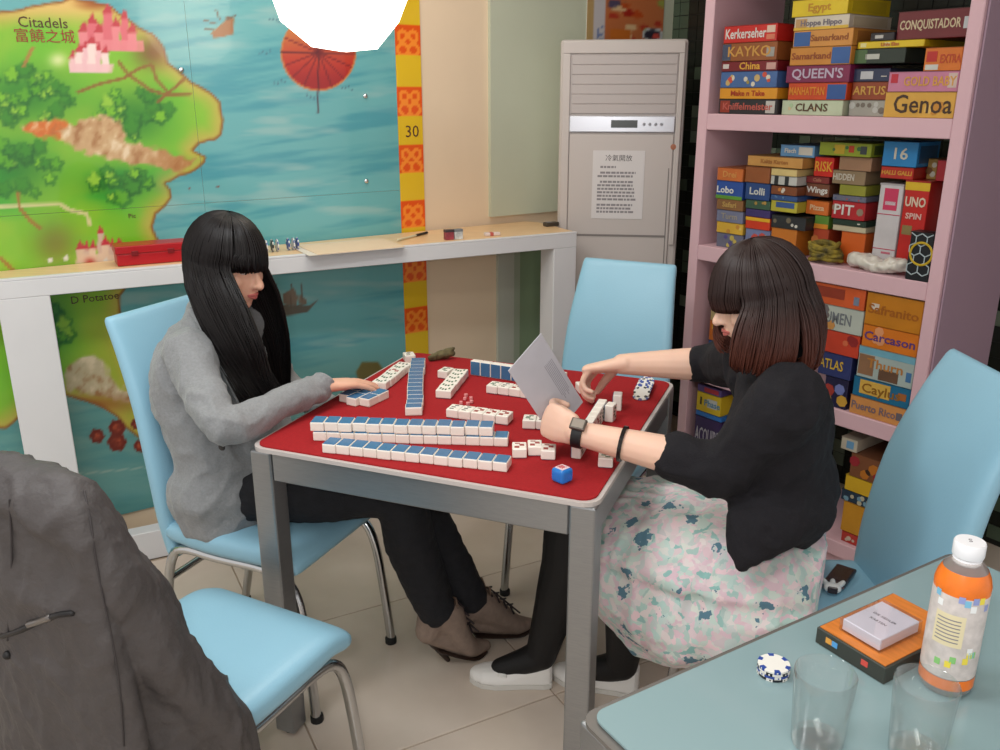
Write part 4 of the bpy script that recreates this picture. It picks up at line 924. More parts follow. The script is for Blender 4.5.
def chip(kind, M, label, group):
    o = bpy.data.objects.new('poker_chip', CHIPS[kind][0]); C.objects.link(o); o.matrix_world = M; tag(o, label, 'poker chip', group); s_ = bpy.data.objects.new('edge_spot', CHIPS[kind][1]); link(s_, o); return o
A, B = P(641, 398, TZ), P(650, 377, TZ); u = (B-A).normalized()
for i in range(11):
    c = A + u*(0.0098*i); tilt = math.radians(-26 if i else -3)
    M = Matrix.Translation((c.x, c.y, TZ + (0.0098 if i else 0.0015))) @ Matrix.Rotation(math.atan2(u.y, u.x), 4, 'Z') @ Matrix.Rotation(tilt, 4, 'Y') @ Matrix.Rotation(i*0.7, 4, 'Z')
    chip([0,2,0,1,0,0,1,0,2,0,0][i], M, ORD[i] + ' poker chip from the standing tiles in the toppled stack on red felt', 'toppled chips')
A = P(773, 673, TZ)
for i, k in enumerate((3, 1, 2, 0)):
    chip(k, Matrix.Translation((A.x, A.y, TZ + 0.0004 + i*(CT+.0005))) @ Matrix.Rotation(i*0.5, 4, 'Z'), ('white poker chip with blue spots topmost of the small stack on the teal glass table','white poker chip with black spots second in the small stack on the teal glass table','blue poker chip third down in the small stack on the teal glass table','black poker chip at the bottom of the small stack on the teal glass table')[3-i], 'chips on the glass table')
# small olive pouch on the far edge of the felt
pc = P(441, 360, TZ); bm = new()
tube(bm, [pc + Vector((-.028,-.012,.010)), pc + Vector((-.01,0,.013)), pc + Vector((.015,.008,.016)), pc + Vector((.034,.012,.017))], [.009,.012,.013,.008], 10, 4); tube(bm, [pc + Vector((.0,.01,.02)), pc + Vector((.02,.012,.026)), pc + Vector((.036,.014,.030))], [.006,.007,.005], 8, 4)
me = bake_remesh(bm, 0.003, 2); fold_noise(me, .003, 90); o = obj('small_pouch', me, mat('olive_cloth', (96,88,58), .8, var=.4, vscale=60)); tag(o, 'small olive-brown pouch lying at the far edge of the red felt', 'pouch')

# ================================================================ ON THE GLASS TABLE
glass = thin_glass('clear_glass', (252,254,254), 1.5, 0.02, 0.035)
def tumbler(px, py, label):
    hz = 0.098; c = P(px, py, TZ+hz); r = 0.0345; o = thing('glass_tumbler', label, 'glass', (c.x, c.y, TZ+EPS), 0, 'tumblers')
    bm = new(); lathe(bm, [(0,0),(r*.80,0),(r*.84,.003),(r,hz-.002),(r-.0006,hz),(r-.0018,hz-.001),(r*.80,.014),(r*.5,.011),(0,.010)], 40); obj('glass_wall', bm, glass, o, True, 50)
    bm = new(); lathe(bm, [(0,.0002),(r*.79,.0002),(r*.82,.003),(r*.80,.0095),(r*.5,.0092),(0,.009)], 32); obj('thick_base', bm, thin_glass('glass_base', (250,253,253), 1.5, 0.03, 0.12), o, True, 50)
tumbler(826, 672, 'clear straight glass tumbler beside the poker chip stack'); tumbler(927.5, 682, 'clear straight glass tumbler in front of the drinks bottle')
bc = P(944, 684, TZ); bt = thing('drink_bottle', 'clear plastic drinks bottle with orange label and white cap on the glass table', 'bottle', (bc.x, bc.y, TZ+EPS), math.radians(-20))
pet = thin_glass('pet_plastic', (248,244,242), 1.4, 0.03, 0.35); HB = 0.205; r = 0.0315
bm = new(); lathe(bm, [(0,.004),(.018,.002),(.026,0),(.0305,.006),(r,.014),(r,.03),(r*.985,.034),(r,.038),(r,.105),(r*.985,.108),(r,.112),(r,.150),(r*.93,.160),(r*.78,.171),(r*.56,.180),(.0155,.184),(.0145,.190),(0,.190)], 40); obj('bottle_body', bm, pet, bt, True, 60)
orange = mat('orange_label', (236,120,36), 0.3, var=.12, vscale=40); lab_w = mat('label_white', (210,200,196), .4, var=.15, vscale=70)
bm = new(); lathe(bm, [(r+.0004,.142),(r+.0006,.150),(r*.94+.0004,.160),(r*.80+.0004,.170)], 40); obj('orange_band', bm, orange, bt, True)
bm = new(); lathe(bm, [(r+.0004,.028),(r+.0006,.030),(r+.0006,.140),(r+.0004,.142)], 40); lb = obj('label', bm, lab_w, bt, True)
bm = new(); lathe(bm, [(r+.0005,.012),(r+.0005,.027)], 40); obj('orange_band', bm, orange, bt, True)
def curved(name, a0, a1, z0, z1, m, rad=r+.0009, n=8):
    bm = new(); vs = []
    for k in range(n+1):
        a = a0+(a1-a0)*k/n; vs.append([bm.verts.new((rad*math.cos(a), rad*math.sin(a), z)) for z in (z0, z1)])
    for p, q in zip(vs[:-1], vs[1:]): bm.faces.new((p[0], q[0], q[1], p[1]))
    return obj(name, bm, m, lb, True)
A0 = math.atan2(-bc.y, -bc.x) - bt.rotation_euler.z
curved('text_panel', A0-.75, A0+.35, .074, .118, mat('label_cream', (228,214,176), .5))
for k in range(7): curved('text_line', A0-.65, A0+.2, .080+k*.005, .0815+k*.005, mat('grey_ink', (140,136,140), .7), r+.0012)
lr = random.Random(6)
for k in range(16):
    a = A0 + lr.uniform(-1.1, 1.2); z = lr.choice((.045,.052,.06,.066,.125,.132,.136)); curved('flower_print', a, a+.22, z, z+.009, mat('flower_%d' % (k%5), [(240,220,80),(130,190,220),(140,200,120),(240,240,240),(150,160,210)][k%5], .4), r+.001, 3)
bm = new(); lathe(bm, [(0,.186),(.0175,.186),(.0182,.188),(.0182,.203),(.0170,.2052),(0,.2055)], 36); cp = obj('cap', bm, mat('cap_white', (236,236,240), .35), bt, True, 40)
bm = new(); lathe(bm, [(.0145,.176),(.0165,.178),(.0165,.184),(.0145,.185)], 30); obj('neck_ring', bm, mat('cap_white', (236,236,240), .35), bt, True)
text_obj('cap_mark', 'S', .012, mat('grey_ink', (140,136,140), .7), cp, Matrix.Translation((0,0,.2056)), .0002)
# flat box with dark sides and orange lid, card case on it
ZC = TZ + 0.026; c0, c1, c2 = P(817, 626, ZC), P(886, 668, ZC), P(893, 592, ZC)
ux = (c1-c0).normalized(); wB = (c1-c0).length; uy = Vector((-ux.y, ux.x, 0)); dB = (c2-c0).dot(uy)
gb = thing('card_game_box', 'flat box with orange lid and dark sides under the clear card case', 'box', (c0.x, c0.y, TZ+EPS), math.atan2(ux.y, ux.x))
bm = new(); box(bm, (0,0,0), (wB,dB,.0245), .001); gbx = obj('box_body', bm, mat('box_dark_side', (58,60,54), .5), gb)
bm = new(); box(bm, (.003,.003,.0246), (wB-.003,dB-.003,.026), 0); obj('orange_lid', bm, mat('box_orange_top', (206,122,52), .35, var=.12, vscale=30, stretch=(1,6,1)), gb)
for x, rgb in ((.2,(226,160,70)),(.28,(90,160,220)),(.72,(214,80,70))):
    bm = new(); box(bm, (wB*x-.005, -.0006, .010), (wB*x+.005, .0, .018), 0); obj('printed_logo', bm, mat('box_logo_%d' % rgb[0], rgb, .4), gb)
cc = thing('card_case', 'clear plastic case holding a deck of white cards on the orange lid', 'card case', (c0.x, c0.y, 0), math.atan2(ux.y, ux.x)); z0 = TZ + .0267
k0, k1, k2 = [Matrix.Rotation(-math.atan2(ux.y, ux.x), 4, 'Z') @ (P(*q, z0+.018) - c0) for q in ((840,618),(876,642),(885,596))]
kx0, kx1, ky0, ky1 = k0.x, k0.x+.060, k0.y, k0.y+.082
kx0 = max(.012, kx0); ky0 = max(.012, min(ky0, dB-.094)); kx1 = min(kx0+.064, wB-.006); ky1 = min(ky0+.088, dB-.004)
bm = new(); box(bm, (kx0+.003,ky0+.003,z0+.0015), (kx1-.003,ky1-.003,z0+.018), .0008); cd_ = obj('card_deck', bm, mat('card_white', (222,218,224), .5, var=.05, vscale=200, stretch=(.1,.1,8)), cc)
bm = new(); box(bm, (kx0,ky0,z0), (kx1,ky1,z0+.0205), .001); obj('clear_case', bm, thin_glass('acrylic_case', (246,246,250), 1.35), cc)
for k, (s_, y) in enumerate((('DIE SIEDLER', .42), ('KARTEN', .58))): text_obj('card_print', s_, .0065, dark_ink, cc, Matrix.Translation(((kx0+kx1)/2, ky0+(ky1-ky0)*(1-y), z0+.0181)) , .0001)

# ================================================================ ON CHAIR SEAT, LEDGE
SZ = 0.4625
ph = thing('mobile_phone', 'dark folding mobile phone lying on the blue chair seat', 'phone', P(840, 578, SZ), math.radians(-38))
bm = new(); box(bm, (-.022,-.045,0), (.022,.045,.009), .003, 2); obj('phone_body', bm, mat('phone_dark', (46,36,40), .3), ph); bm = new(); box(bm, (-.018,-.03,.009), (.018,.035,.0096), 0); obj('screen', bm, mat('phone_screen', (30,34,40), .1), ph)
bm = new(); box(bm, (-.0222,-.047,.003), (.0222,-.0445,.0065), 0); obj('trim_band', bm, mat('phone_trim', (150,110,110), .3, .6), ph)
kc = thing('key_charm', 'white plush hand-shaped charm beside the phone on the blue seat', 'charm', P(832, 592, SZ), math.radians(-20))
bm = new(); tube(bm, [(-.008,0,.010),(.008,0,.010)], .010, 8, 1)
for x in (-.016, 0, .016): tube(bm, [(x*.4,.002,.011),(x,.016,.012),(x*1.3,.024,.013)], [.006,.0062,.0058], 8, 2)
obj('charm_body', bake_remesh(bm, .002, 2), mat('plush_white', (226,224,222), .8), kc); bm = new(); box(bm, (-.010,-.013,.002), (.010,-.008,.018), .002); obj('cuff', bm, mat('phone_dark', (46,36,40), .3), kc)

def ledge_pt(x, y): return P(x, y, ZT + EPS)
a, b_ = ledge_pt(118, 267), ledge_pt(183, 261.5); u = (b_-a).normalized(); L = (b_-a).length + 0.02; rb_ = thing('red_case', 'long red hard case lying on the ledge behind the woman in grey', 'case', (a.x, a.y, ZT+EPS+.0008), math.atan2(u.y, u.x))
red_c = mat('red_case_plastic', (172,20,30), .35); bm = new(); box(bm, (0,0,0), (L,.085,.036), .003, 2); obj('case_body', bm, red_c, rb_); bm = new(); box(bm, (-.003,-.003,.0362), (L+.003,.088,.060), .003, 2); obj('case_lid', bm, red_c, rb_)
for x in (.25,.75): bm = new(); box(bm, (L*x-.01,-.006,.03), (L*x+.01,-.003,.044), .001); obj('latch', bm, mat('latch_dark', (120,14,22), .4), rb_)
for k, (x, y, kd) in enumerate(((266,252.5,0),(272,252,3),(277,251.5,0),(288,250.5,1),(293,250,0),(297,249.6,1))):
    q = ledge_pt(x, y); chip(kd, Matrix.Translation((q.x, q.y, ZT+.021+EPS)) @ Matrix.Rotation(0.5, 4, 'Z') @ Matrix.Rotation(math.radians(90), 4, 'Y'), ORD[k] + ' poker chip from the red case standing on edge on the ledge', 'chips on the ledge')
b0_, b1_ = ledge_pt(308, 256), ledge_pt(402, 247.5); u = (b1_-b0_).normalized(); w = Vector((-u.y, u.x, 0)); Lp = (b1_-b0_).length
for k, (dx, dw, rot, nm) in enumerate(((0, .21, 0.0, 'lower'), (.03, .19, .06, 'upper'))):
    ps = bxo('paper_sheet', (0, -.012, 0), (Lp-.02*k, dw, .0012), mat('ledge_paper_%d' % k, [(226,214,200),(232,204,172)][k], .6)); ps.location = (b0_.x+u.x*dx, b0_.y+u.y*dx, ZT+.0016+k*.0016); ps.rotation_euler = (0,0,math.atan2(u.y,u.x)+rot*0.4); tag(ps, ('white sheet lying lowest on the ledge by the border stripe', 'tan sheet lying on top of the white sheet on the ledge')[k], 'paper')
pa, pb_ = P(398, 240, ZT+.006), P(427, 232.5, ZT+.006); pen = thing('pen', 'black pen lying on the ledge by the border stripe', 'pen', (0,0,0))
bm = new(); tube(bm, [pa, pa.lerp(pb_, .6)], .004, 8, 1); obj('pen_barrel', bm, mat('pen_barrel', (206,200,170), .4), pen); bm = new(); tube(bm, [pa.lerp(pb_, .62), pb_], .0048, 8, 1); obj('pen_cap', bm, mat('pen_black', (24,24,26), .4), pen)
for k, (x, y, rgb, lbl) in enumerate(((449,239.6,(150,60,70),'small red and black deck box on the ledge'), (458,239,(196,200,200),'small silver deck box on the ledge'))):
    q = ledge_pt(x, y); dk = bxo('deck_box', (-.016,-.01,0), (.016,.012,.036), mat('deck_%d' % k, rgb, .35, var=.3, vscale=60), None, .001); dk.location = q; dk.rotation_euler = (0,0,math.radians(27)); tag(dk, lbl, 'deck box'); bm = new(); box(bm, (-.0165,-.0105,.027), (.0165,.0125,.0365), .001); obj('lid', bm, mat('deck_lid_%d' % k, [(60,50,54),(120,124,128)][k], .35), dk)
q = ledge_pt(492, 235.5); sm_ = bxo('eraser', (-.03,-.012,0), (.03,.012,.012), mat('eraser_white', (222,206,200), .6), None, .003, 2); sm_.location = q; sm_.rotation_euler = (0,0,math.radians(20)); tag(sm_, 'small pale eraser with red end on the ledge', 'eraser'); bm = new(); box(bm, (-.012,-.0125,-.0002), (.004,.0125,.0125), .002); obj('sleeve', bm, mat('eraser_red', (190,90,80), .5), sm_)
q = ledge_pt(551, 226); bm = new(); box(bm, (-.03,-.015,0), (.03,.015,.016), .004, 2); hk = obj('remote_control', bm, mat('remote_dark', (70,62,52), .5)); hk.location = q; hk.rotation_euler = (0,0,.5); tag(hk, 'small dark remote at the end of the ledge by the air conditioner', 'remote'); bm = new(); box(bm, (-.02,-.01,.016), (.0,.01,.0168), .0); obj('button_pad', bm, mat('grey_ink', (140,136,140), .7), hk)
# ================================================================ PEOPLE
skin = mat('skin', (226,176,150), 0.5, var=0.05, vscale=14, sss=0.12)
UPZ = Vector((0,0,1)); HKL, HKR = 0.94, 0.86
def V(*a): return Vector(a)
def hand(bm, wrist, d, pn, curls, thumb=(0.5, 0.25), scale=1.0, spread=0.16, flip=1, thumb_curl=0.4):
    """palm + five fingers. d = direction to the fingers, pn = the way the palm faces, flip = side of the thumb"""
    d = d.normalized(); pn = (pn - d*pn.dot(d)).normalized(); sd = d.cross(pn).normalized()*flip    # sd points to the thumb side
    k = scale; pl = 0.080*k
    tube(bm, [wrist - d*0.012, wrist + d*0.02*k, wrist + d*0.05*k, wrist + d*pl], [(0.025*k,0.019*k),(0.031*k,0.0165*k),(0.038*k,0.0145*k),(0.038*k,0.0125*k)], 14, 3, side=sd)
    lens = [(.041,.024,.019), (.045,.028,.021), (.042,.026,.020), (.032,.020,.017)]; rad = [.0088,.0090,.0086,.0076]
    for i in range(4):
        off = (0.0275 - 0.0183*i)*k; p = wrist + d*(pl - 0.008*k - abs(i-1)*0.003*k) + sd*off
        fd = (d + sd*spread*(1.5-i)/1.5).normalized(); pts = [p]; ang = 0
        for j, l in enumerate(lens[i]):
            ang += curls[i]*(0.9 if j == 0 else 1.0)
            dirv = fd*math.cos(ang) + pn*math.sin(ang); pts.append(pts[-1] + dirv*l*k)
        tube(bm, pts, [rad[i]*1.05*k, rad[i]*k, rad[i]*.92*k, rad[i]*.78*k], 9, 3)
    b = wrist + d*0.018*k + sd*0.020*k; a1 = (d*math.cos(thumb[0]*1.2) + sd*math.sin(thumb[0]*1.2) + pn*thumb[1]).normalized()
    p1 = b + a1*0.040*k; a2 = (a1*math.cos(thumb_curl) + (pn*0.6 + d*0.5 - sd*0.3).normalized()*math.sin(thumb_curl)).normalized(); p2 = p1 + a2*0.030*k; p3 = p2 + (a2 + pn*0.2*thumb_curl).normalized()*0.022*k
    tube(bm, [b, p1, p2, p3], [.0150*k,.0115*k,.0098*k,.0080*k], 10, 3)
def head(bm, c, f, u, s, hk=1.0):
    """c centre of the cranium, f forward, u up, s side"""
    f0, u0, s0_ = f, u, s; f = f*hk; u = u*hk; s = s*hk; ax = (f, s, u)
    ellipsoid(bm, c - f*0.008 + u*0.012, ax, (0.092, 0.074, 0.092))
    ellipsoid(bm, c + f*0.028 - u*0.040, ax, (0.062, 0.060, 0.072))      # cheeks and jaw
    ellipsoid(bm, c + f*0.052 - u*0.090, ax, (0.026, 0.027, 0.022))      # chin
    tube(bm, [c + f*0.084 + u*0.006, c + f*0.094 - u*0.018, c + f*0.103 - u*0.034], [0.0075*hk, 0.0095*hk, 0.0115*hk], 10, 3)   # nose
    for k in (-1, 1): ellipsoid(bm, c + f*0.092 - u*0.037 + s*0.010*k, ax, (0.009, 0.007, 0.007), 10, 6)
    ellipsoid(bm, c + f*0.083 - u*0.057, ax, (0.010, 0.021, 0.0055), 12, 8); ellipsoid(bm, c + f*0.081 - u*0.067, ax, (0.010, 0.018, 0.0065), 12, 8)
    for k in (-1, 1):
        ellipsoid(bm, c + f*0.070 + u*0.020 + s*0.030*k, ax, (0.018, 0.026, 0.010), 12, 8)                              # brow
        ellipsoid(bm, c + f*0.058 - u*0.028 + s*0.038*k, ax, (0.022, 0.020, 0.024), 12, 8)                              # cheek
        ellipsoid(bm, c - f*0.006 - u*0.014 + s*0.074*k, ax, (0.019, 0.008, 0.030), 12, 8)                              # ear
def face_parts(root, c, f, u, s, hairm, hk=1.0):
    f = f*hk; u = u*hk; s = s*hk; ax = (f, s, u)
    for k in (-1, 1):
        bm = new(); ellipsoid(bm, c + f*0.0735 + u*0.001 + s*0.031*k, ax, (0.0095, 0.0125, 0.0075), 14, 10); e = obj('eye', bm, mat('eye_white', (226,222,216), .2), root, True)
        bm = new(); ellipsoid(bm, c + f*0.0805 + u*0.000 + s*0.031*k, ax, (0.0035, 0.0052, 0.0052), 12, 8); obj('iris', bm, mat('iris_dark', (28,18,14), .1), e, True)
        bm = new(); tube(bm, [c + f*0.0815 + u*0.007 + s*0.018*k, c + f*0.0835 + u*0.0095 + s*0.031*k, c + f*0.075 + u*0.005 + s*0.044*k], [.0012,.0017,.001], 6, 3); obj('eyelash', bm, mat('lash_black', (20,16,16), .6), root)
        bm = new(); tube(bm, [c + f*0.085 + u*0.021 + s*0.014*k, c + f*0.085 + u*0.026 + s*0.032*k, c + f*0.072 + u*0.020 + s*0.050*k], [.0018,.0024,.001], 6, 3); obj('eyebrow', bm, hairm, root)
    bm = new(); tube(bm, [c + f*0.084 - u*0.060 - s*0.020, c + f*0.0945 - u*0.0585, c + f*0.084 - u*0.060 + s*0.020], [(.0012,.002),(.0026,.0045),(.0012,.002)], 8, 4, side=f); tube(bm, [c + f*0.083 - u*0.0635 - s*0.018, c + f*0.0930 - u*0.0665, c + f*0.083 - u*0.0635 + s*0.018], [(.0012,.002),(.0026,.005),(.0012,.002)], 8, 4, side=f)
    obj('lips', bm, mat('lips', (190,104,98), .35), root, True)
def strand(bm, pts, r0, r1, n=3, sub=2):
    pts = catmull([Vector(p) for p in pts], sub); N = len(pts); prev = None; up = None
    for i, p in enumerate(pts):
        t = (pts[min(i+1,N-1)] - pts[max(i-1,0)]).normalized(); up = (up - t*up.dot(t)) if up is not None else t.orthogonal(); up.normalize(); b = t.cross(up)
        f = i/(N-1); r = r0*(1-f) + r1*f; r *= min(1.0, 0.35 + f*4)
        ring = [bm.verts.new(p + up*(r*math.cos(2*math.pi*k/n)) + b*(r*math.sin(2*math.pi*k/n))) for k in range(n)]
        if prev:
            for k in range(n): bm.faces.new((prev[k], prev[(k+1)%n], ring[(k+1)%n], ring[k]))
        prev = ring
    bm.faces.new(prev)
def hair_mat(name, rgb, tip=None, z0=0, z1=1, rough=.32):
    m = mat(name, rgb, rough, spec=.42)
    nt = m.node_tree; b = nt.nodes['Principled BSDF']; b.inputs['Anisotropic'].default_value = 0.5
    if tip:
        g = nt.nodes.new('ShaderNodeNewGeometry'); sp = nt.nodes.new('ShaderNodeSeparateXYZ'); mr = nt.nodes.new('ShaderNodeMapRange'); mx = nt.nodes.new('ShaderNodeMix'); mx.data_type = 'RGBA'
        tc = nt.nodes.new('ShaderNodeTexCoord'); nt.links.new(tc.outputs['Object'], sp.inputs[0]); nt.links.new(sp.outputs['Z'], mr.inputs[0])
        mr.inputs[1].default_value = z0; mr.inputs[2].default_value = z1
        nt.links.new(mr.outputs[0], mx.inputs[0]); mx.inputs[6].default_value = L3(tip); mx.inputs[7].default_value = L3(rgb); nt.links.new(mx.outputs[2], b.inputs['Base Color'])
    return m
def clothes(bm, name, m, parent, voxel=.006, smooth=4, amp=.006, scale=14, stretch=(1,1,1), amp2=0, scale2=40):
    me = bake_remesh(bm, voxel, smooth); fold_noise(me, amp, scale, stretch)
    if amp2: fold_noise(me, amp2, scale2)
    return obj(name, me, m, parent, True)

def creases(me, amp, scale, stretch=(1,1,1), seed=0.0):
    n = len(me.vertices); co = np.empty(n*3); me.vertices.foreach_get('co', co); co = co.reshape(-1, 3)
    no = np.empty(n*3); me.vertex_normals.foreach_get('vector', no); no = no.reshape(-1, 3)
    for i in range(n):
        p = Vector((co[i,0]*scale*stretch[0]+seed, co[i,1]*scale*stretch[1], co[i,2]*scale*stretch[2]))
        w = noise.noise(p*0.35)*1.5; a = noise.noise(p + Vector((w, w, w)))
        co[i] += no[i]*(amp*(0.35 - min(1.0, abs(a)*2.6)))
    me.vertices.foreach_set('co', co.ravel()); me.update()
# ---------------------------------------------------------------- woman in the grey blazer (left)
PL = thing('person', 'person with long black hair in grey blazer and black trousers reaching over the tiles', 'person', (CH_A.x, CH_A.y, 0))
def loc(me_or_bm, root):  # keep meshes in world space under an Empty that stands at the thing's base
    return Matrix.Translation(-root.location)
fL = fA.copy(); nL = V(-fL.y, fL.x, 0)                        # nL points away from the viewer
near = -nL
pel = V(-0.645, 2.045, 0.535); chest = V(-0.715, 2.06, 0.80); neckb = V(-0.70, 2.055, 0.955)
hc = D(227, 262, 2.03)
hf = V(0.90, -0.36, -0.20).normalized(); hs = hf.cross(UPZ).normalized(); hu = hs.cross(hf).normalized()
shN = V(-0.715, 1.915, 0.900); shF = V(-0.66, 2.21, 0.905)
elN = P(226, 428, 0.785); wrN = P(323, 386, 0.800); tipN = P(388, 379, 0.778)
elF = V(-0.60, 2.30, 0.70); wrF = V(-0.44, 2.20, 0.655)
hipN = pel + near*0.085; hipF = pel - near*0.085
knN = V(-0.270, 1.975, 0.525); knF = V(-0.255, 2.10, 0.505)
anN = D(436, 612, 2.0); anF = D(470, 601, 2.09)
body = new()
head(body, hc, hf, hu, hs, HKL)
tube(body, [neckb - UPZ*.03, neckb.lerp(hc, .45), hc - hu*.05 - hf*.01], [.052,.044,.045], 14, 3)
tube(body, [pel - UPZ*.03, pel + UPZ*.08, chest - UPZ*.03, chest + UPZ*.08, neckb - UPZ*.02], [(.125,.085),(.120,.085),(.125,.088),(.120,.075),(.060,.050)], 20, 4, side=nL)
for sh, el, wr in ((shN, elN, wrN), (shF, elF, wrF)): tube(body, [chest.lerp(sh, .75) + UPZ*.03, sh, sh.lerp(el, .5), el, el.lerp(wr, .35), wr], [.036,.040,.036,.032,.031,.024], 12, 4)
for hp, kn, an in ((hipN, knN, anN), (hipF, knF, anF)):
    tube(body, [hp, hp.lerp(kn, .5), kn, kn.lerp(an, .35), kn.lerp(an, .95)], [.068,.064,.050,.048,.030], 14, 4)
dN = (tipN - wrN).normalized(); hand(body, wrN, dN, V(0,0,-1) + near*.15, (.10,.12,.14,.18), (.45,.15), .98, .14, 1)
dF = V(.75,-.55,-.15).normalized(); hand(body, wrF, dF, V(0,0,-1), (.25,.25,.3,.3), (.5,.3), .95, .12, -1)
Tl = loc(None, PL)
me = bake_remesh(body, .0042, 3); me.transform(Tl); obj('body', me, skin, PL, True)
grey = mat('grey_blazer', (136,138,140), .9, var=.09, vscale=160, bump=.25, bscale=260, sheen=.25)
j = new()
tube(j, [pel - UPZ*.055 - fL*.03, pel + UPZ*.0 - fL*.03, pel + UPZ*.08 - fL*.03, chest - UPZ*.05, chest + UPZ*.06, neckb - UPZ*.03, neckb + UPZ*.012], [(.190,.135),(.200,.150),(.176,.130),(.165,.120),(.165,.106),(.112,.086),(.066,.058)], 24, 4, side=nL)
tube(j, [chest.lerp(shN, .7) + UPZ*.02, shN, shN.lerp(elN, .5) - fL*.012, elN - fL*.006, elN.lerp(wrN, .45), wrN - dN*.004], [.060,.058,.049,.044,.038,.033], 16, 4)
tube(j, [chest.lerp(shF, .7) + UPZ*.02, shF, shF.lerp(elF, .5), elF, elF.lerp(wrF, .5), wrF - dF*.01], [.064,.062,.052,.046,.042,.036], 14, 4)
me = bake_remesh(j, .0055, 5); fold_noise(me, .008, 9, (1.2,1.2,.8)); creases(me, .006, 13, (1,1,1.1)); fold_noise(me, .0015, 60)
# open jacket hem: cut the closed bottom off level with the hips
me.transform(Tl); bl = obj('blazer', me, grey, PL, True)
bm = new(); tube(bm, [neckb + near*.055 + fL*.0 + UPZ*.03, neckb + near*.075 + fL*.075 - UPZ*.04, chest + near*.055 + fL*.125 + UPZ*.02, chest + near*.03 + fL*.135 - UPZ*.10], [(.008,.022),(.008,.030),(.007,.030),(.005,.012)], 10, 4, side=fL); me = bake_remesh(bm, .004, 2); me.transform(Tl); obj('lapel', me, grey, bl, True)
for q in (D(222, 447, 1.86),): bm = new(); lathe(bm, [(0,.004),(.008,.003),(.009,0)], 12, M=Tl @ frame_M(q, fL, UPZ, fL.cross(UPZ))); obj('button', bm, mat('button_dark', (40,38,40), .4), bl)
trs = mat('black_trousers', (26,27,32), .85, var=.15, vscale=60, bump=.2, bscale=200)
tr = new(); tube(tr, [pel + UPZ*.05, pel - UPZ*.02], [(.145,.10),(.150,.10)], 20, 2, side=nL)
for hp, kn, an in ((hipN, knN, anN), (hipF, knF, anF)): tube(tr, [hp, hp.lerp(kn, .5), kn - UPZ*.004, kn.lerp(an, .4), kn.lerp(an, .8), an + UPZ*.012], [.078,.080,.066,.065,.057,.053], 16, 4)
me = bake_remesh(tr, .006, 4); fold_noise(me, .006, 18, (1,1,.6)); fold_noise(me, .003, 45); me.transform(Tl); obj('trousers', me, trs, PL, True)
# lace-up heeled ankle boots
suede = mat('taupe_suede', (138,120,108), .8, var=.12, vscale=50, bump=.15, bscale=200); heel_m = mat('boot_heel', (52,38,32), .4); lace_m = mat('lace_dark', (44,34,36), .7)
def boot(root, ank, toe, heel_tip, T):
    d = V(toe.x-ank.x, toe.y-ank.y, 0).normalized(); s_ = V(-d.y, d.x, 0); hb = ank - d*.030 - UPZ*.058
    ball = V(toe.x, toe.y, .030) - d*.058
    bm = new(); tube(bm, [ank + UPZ*.016 - d*.004, ank + UPZ*.000, ank - UPZ*.022 + d*.030, ank.lerp(ball, .62) + UPZ*.004, ball + UPZ*.002, V(toe.x, toe.y, .022) - d*.010], [(.044,.046),(.045,.050),(.044,.050),(.041,.036),(.038,.027),(.018,.014)], 18, 4, side=s_)
    tube(bm, [ank - UPZ*.005 - d*.008, hb + UPZ*.008 + d*.008], [.042,.036], 14, 2); tube(bm, [hb + d*.012, ball - UPZ*.004], [.030,.028], 12, 2)
    me = bake_remesh(bm, .0035, 4); me.transform(T); b = obj('boot', me, suede, root, True)
    bm = new(); tube(bm, [hb - UPZ*.004 + d*.0, hb.lerp(heel_tip, .3) , heel_tip + UPZ*.004], [.022,.013,.0065], 10, 3); me = bpy.data.meshes.new('heel'); bm.to_mesh(me); bm.free(); me.transform(T); obj('heel', me, heel_m, b, True)
    bm = new(); tube(bm, [hb.lerp(ball, .25) - UPZ*.036, ball - UPZ*.023, V(toe.x, toe.y, .008) - d*.012], [(.027,.004),(.036,.004),(.018,.004)], 12, 4, side=s_); me = bpy.data.meshes.new('sole'); bm.to_mesh(me); bm.free(); me.transform(T); obj('sole', me, heel_m, b, True)
    for i in range(4):
        c = ank.lerp(ball, .12 + .19*i) + UPZ*(.034 - .003*i) + d*(.040 - .004*i)
        for k in (-1, 1):
            bm = new(); tube(bm, [c + s_*.024*k - UPZ*.006, c + UPZ*.006, c - s_*.024*k - UPZ*.008 + d*.018], .0028, 6, 3); me = bpy.data.meshes.new('lace'); bm.to_mesh(me); bm.free(); me.transform(T); obj('lace', me, lace_m, b, True)
    c = ank + UPZ*.032 + d*.046
    for k in (-1, 1):
        bm = new(); tube(bm, [c, c + s_*.028*k + UPZ*.014, c + s_*.036*k - UPZ*.004, c + s_*.012*k - UPZ*.004], .0024, 6, 4); me = bpy.data.meshes.new('lace'); bm.to_mesh(me); bm.free(); me.transform(T); obj('lace', me, mat('lace_tan', (110,90,76), .7), b, True)
boot(PL, anN, P(489, 646, .015), P(448, 661, 0), Tl)
boot(PL, anF, P(533, 624, .015), P(490, 622, 0), Tl)
hairL = hair_mat('black_hair', (18,13,14), rough=.46)
face_parts(PL, hc + Tl.translation, hf, hu, hs, hairL, HKL)
def hair_strands(c, f, u, s, n, path, seed, bm=None, r0=.0027, r1=.0011):
    rg_ = random.Random(seed); bm = bm or new()
    for i in range(n):
        phi = rg_.uniform(-math.pi, math.pi); pts, ok = path(phi, rg_)
        if ok: strand(bm, pts, r0, r1)
    return bm
SK = [HKL]
def scalp(c, f, u, s, phi, th, k=1.0):
    return c + (-f*0.006 + u*0.014 + (f*math.cos(phi)*0.099*k + s*math.sin(phi)*0.083*k)*math.sin(th) + u*math.cos(th)*0.103*k)*SK[0]
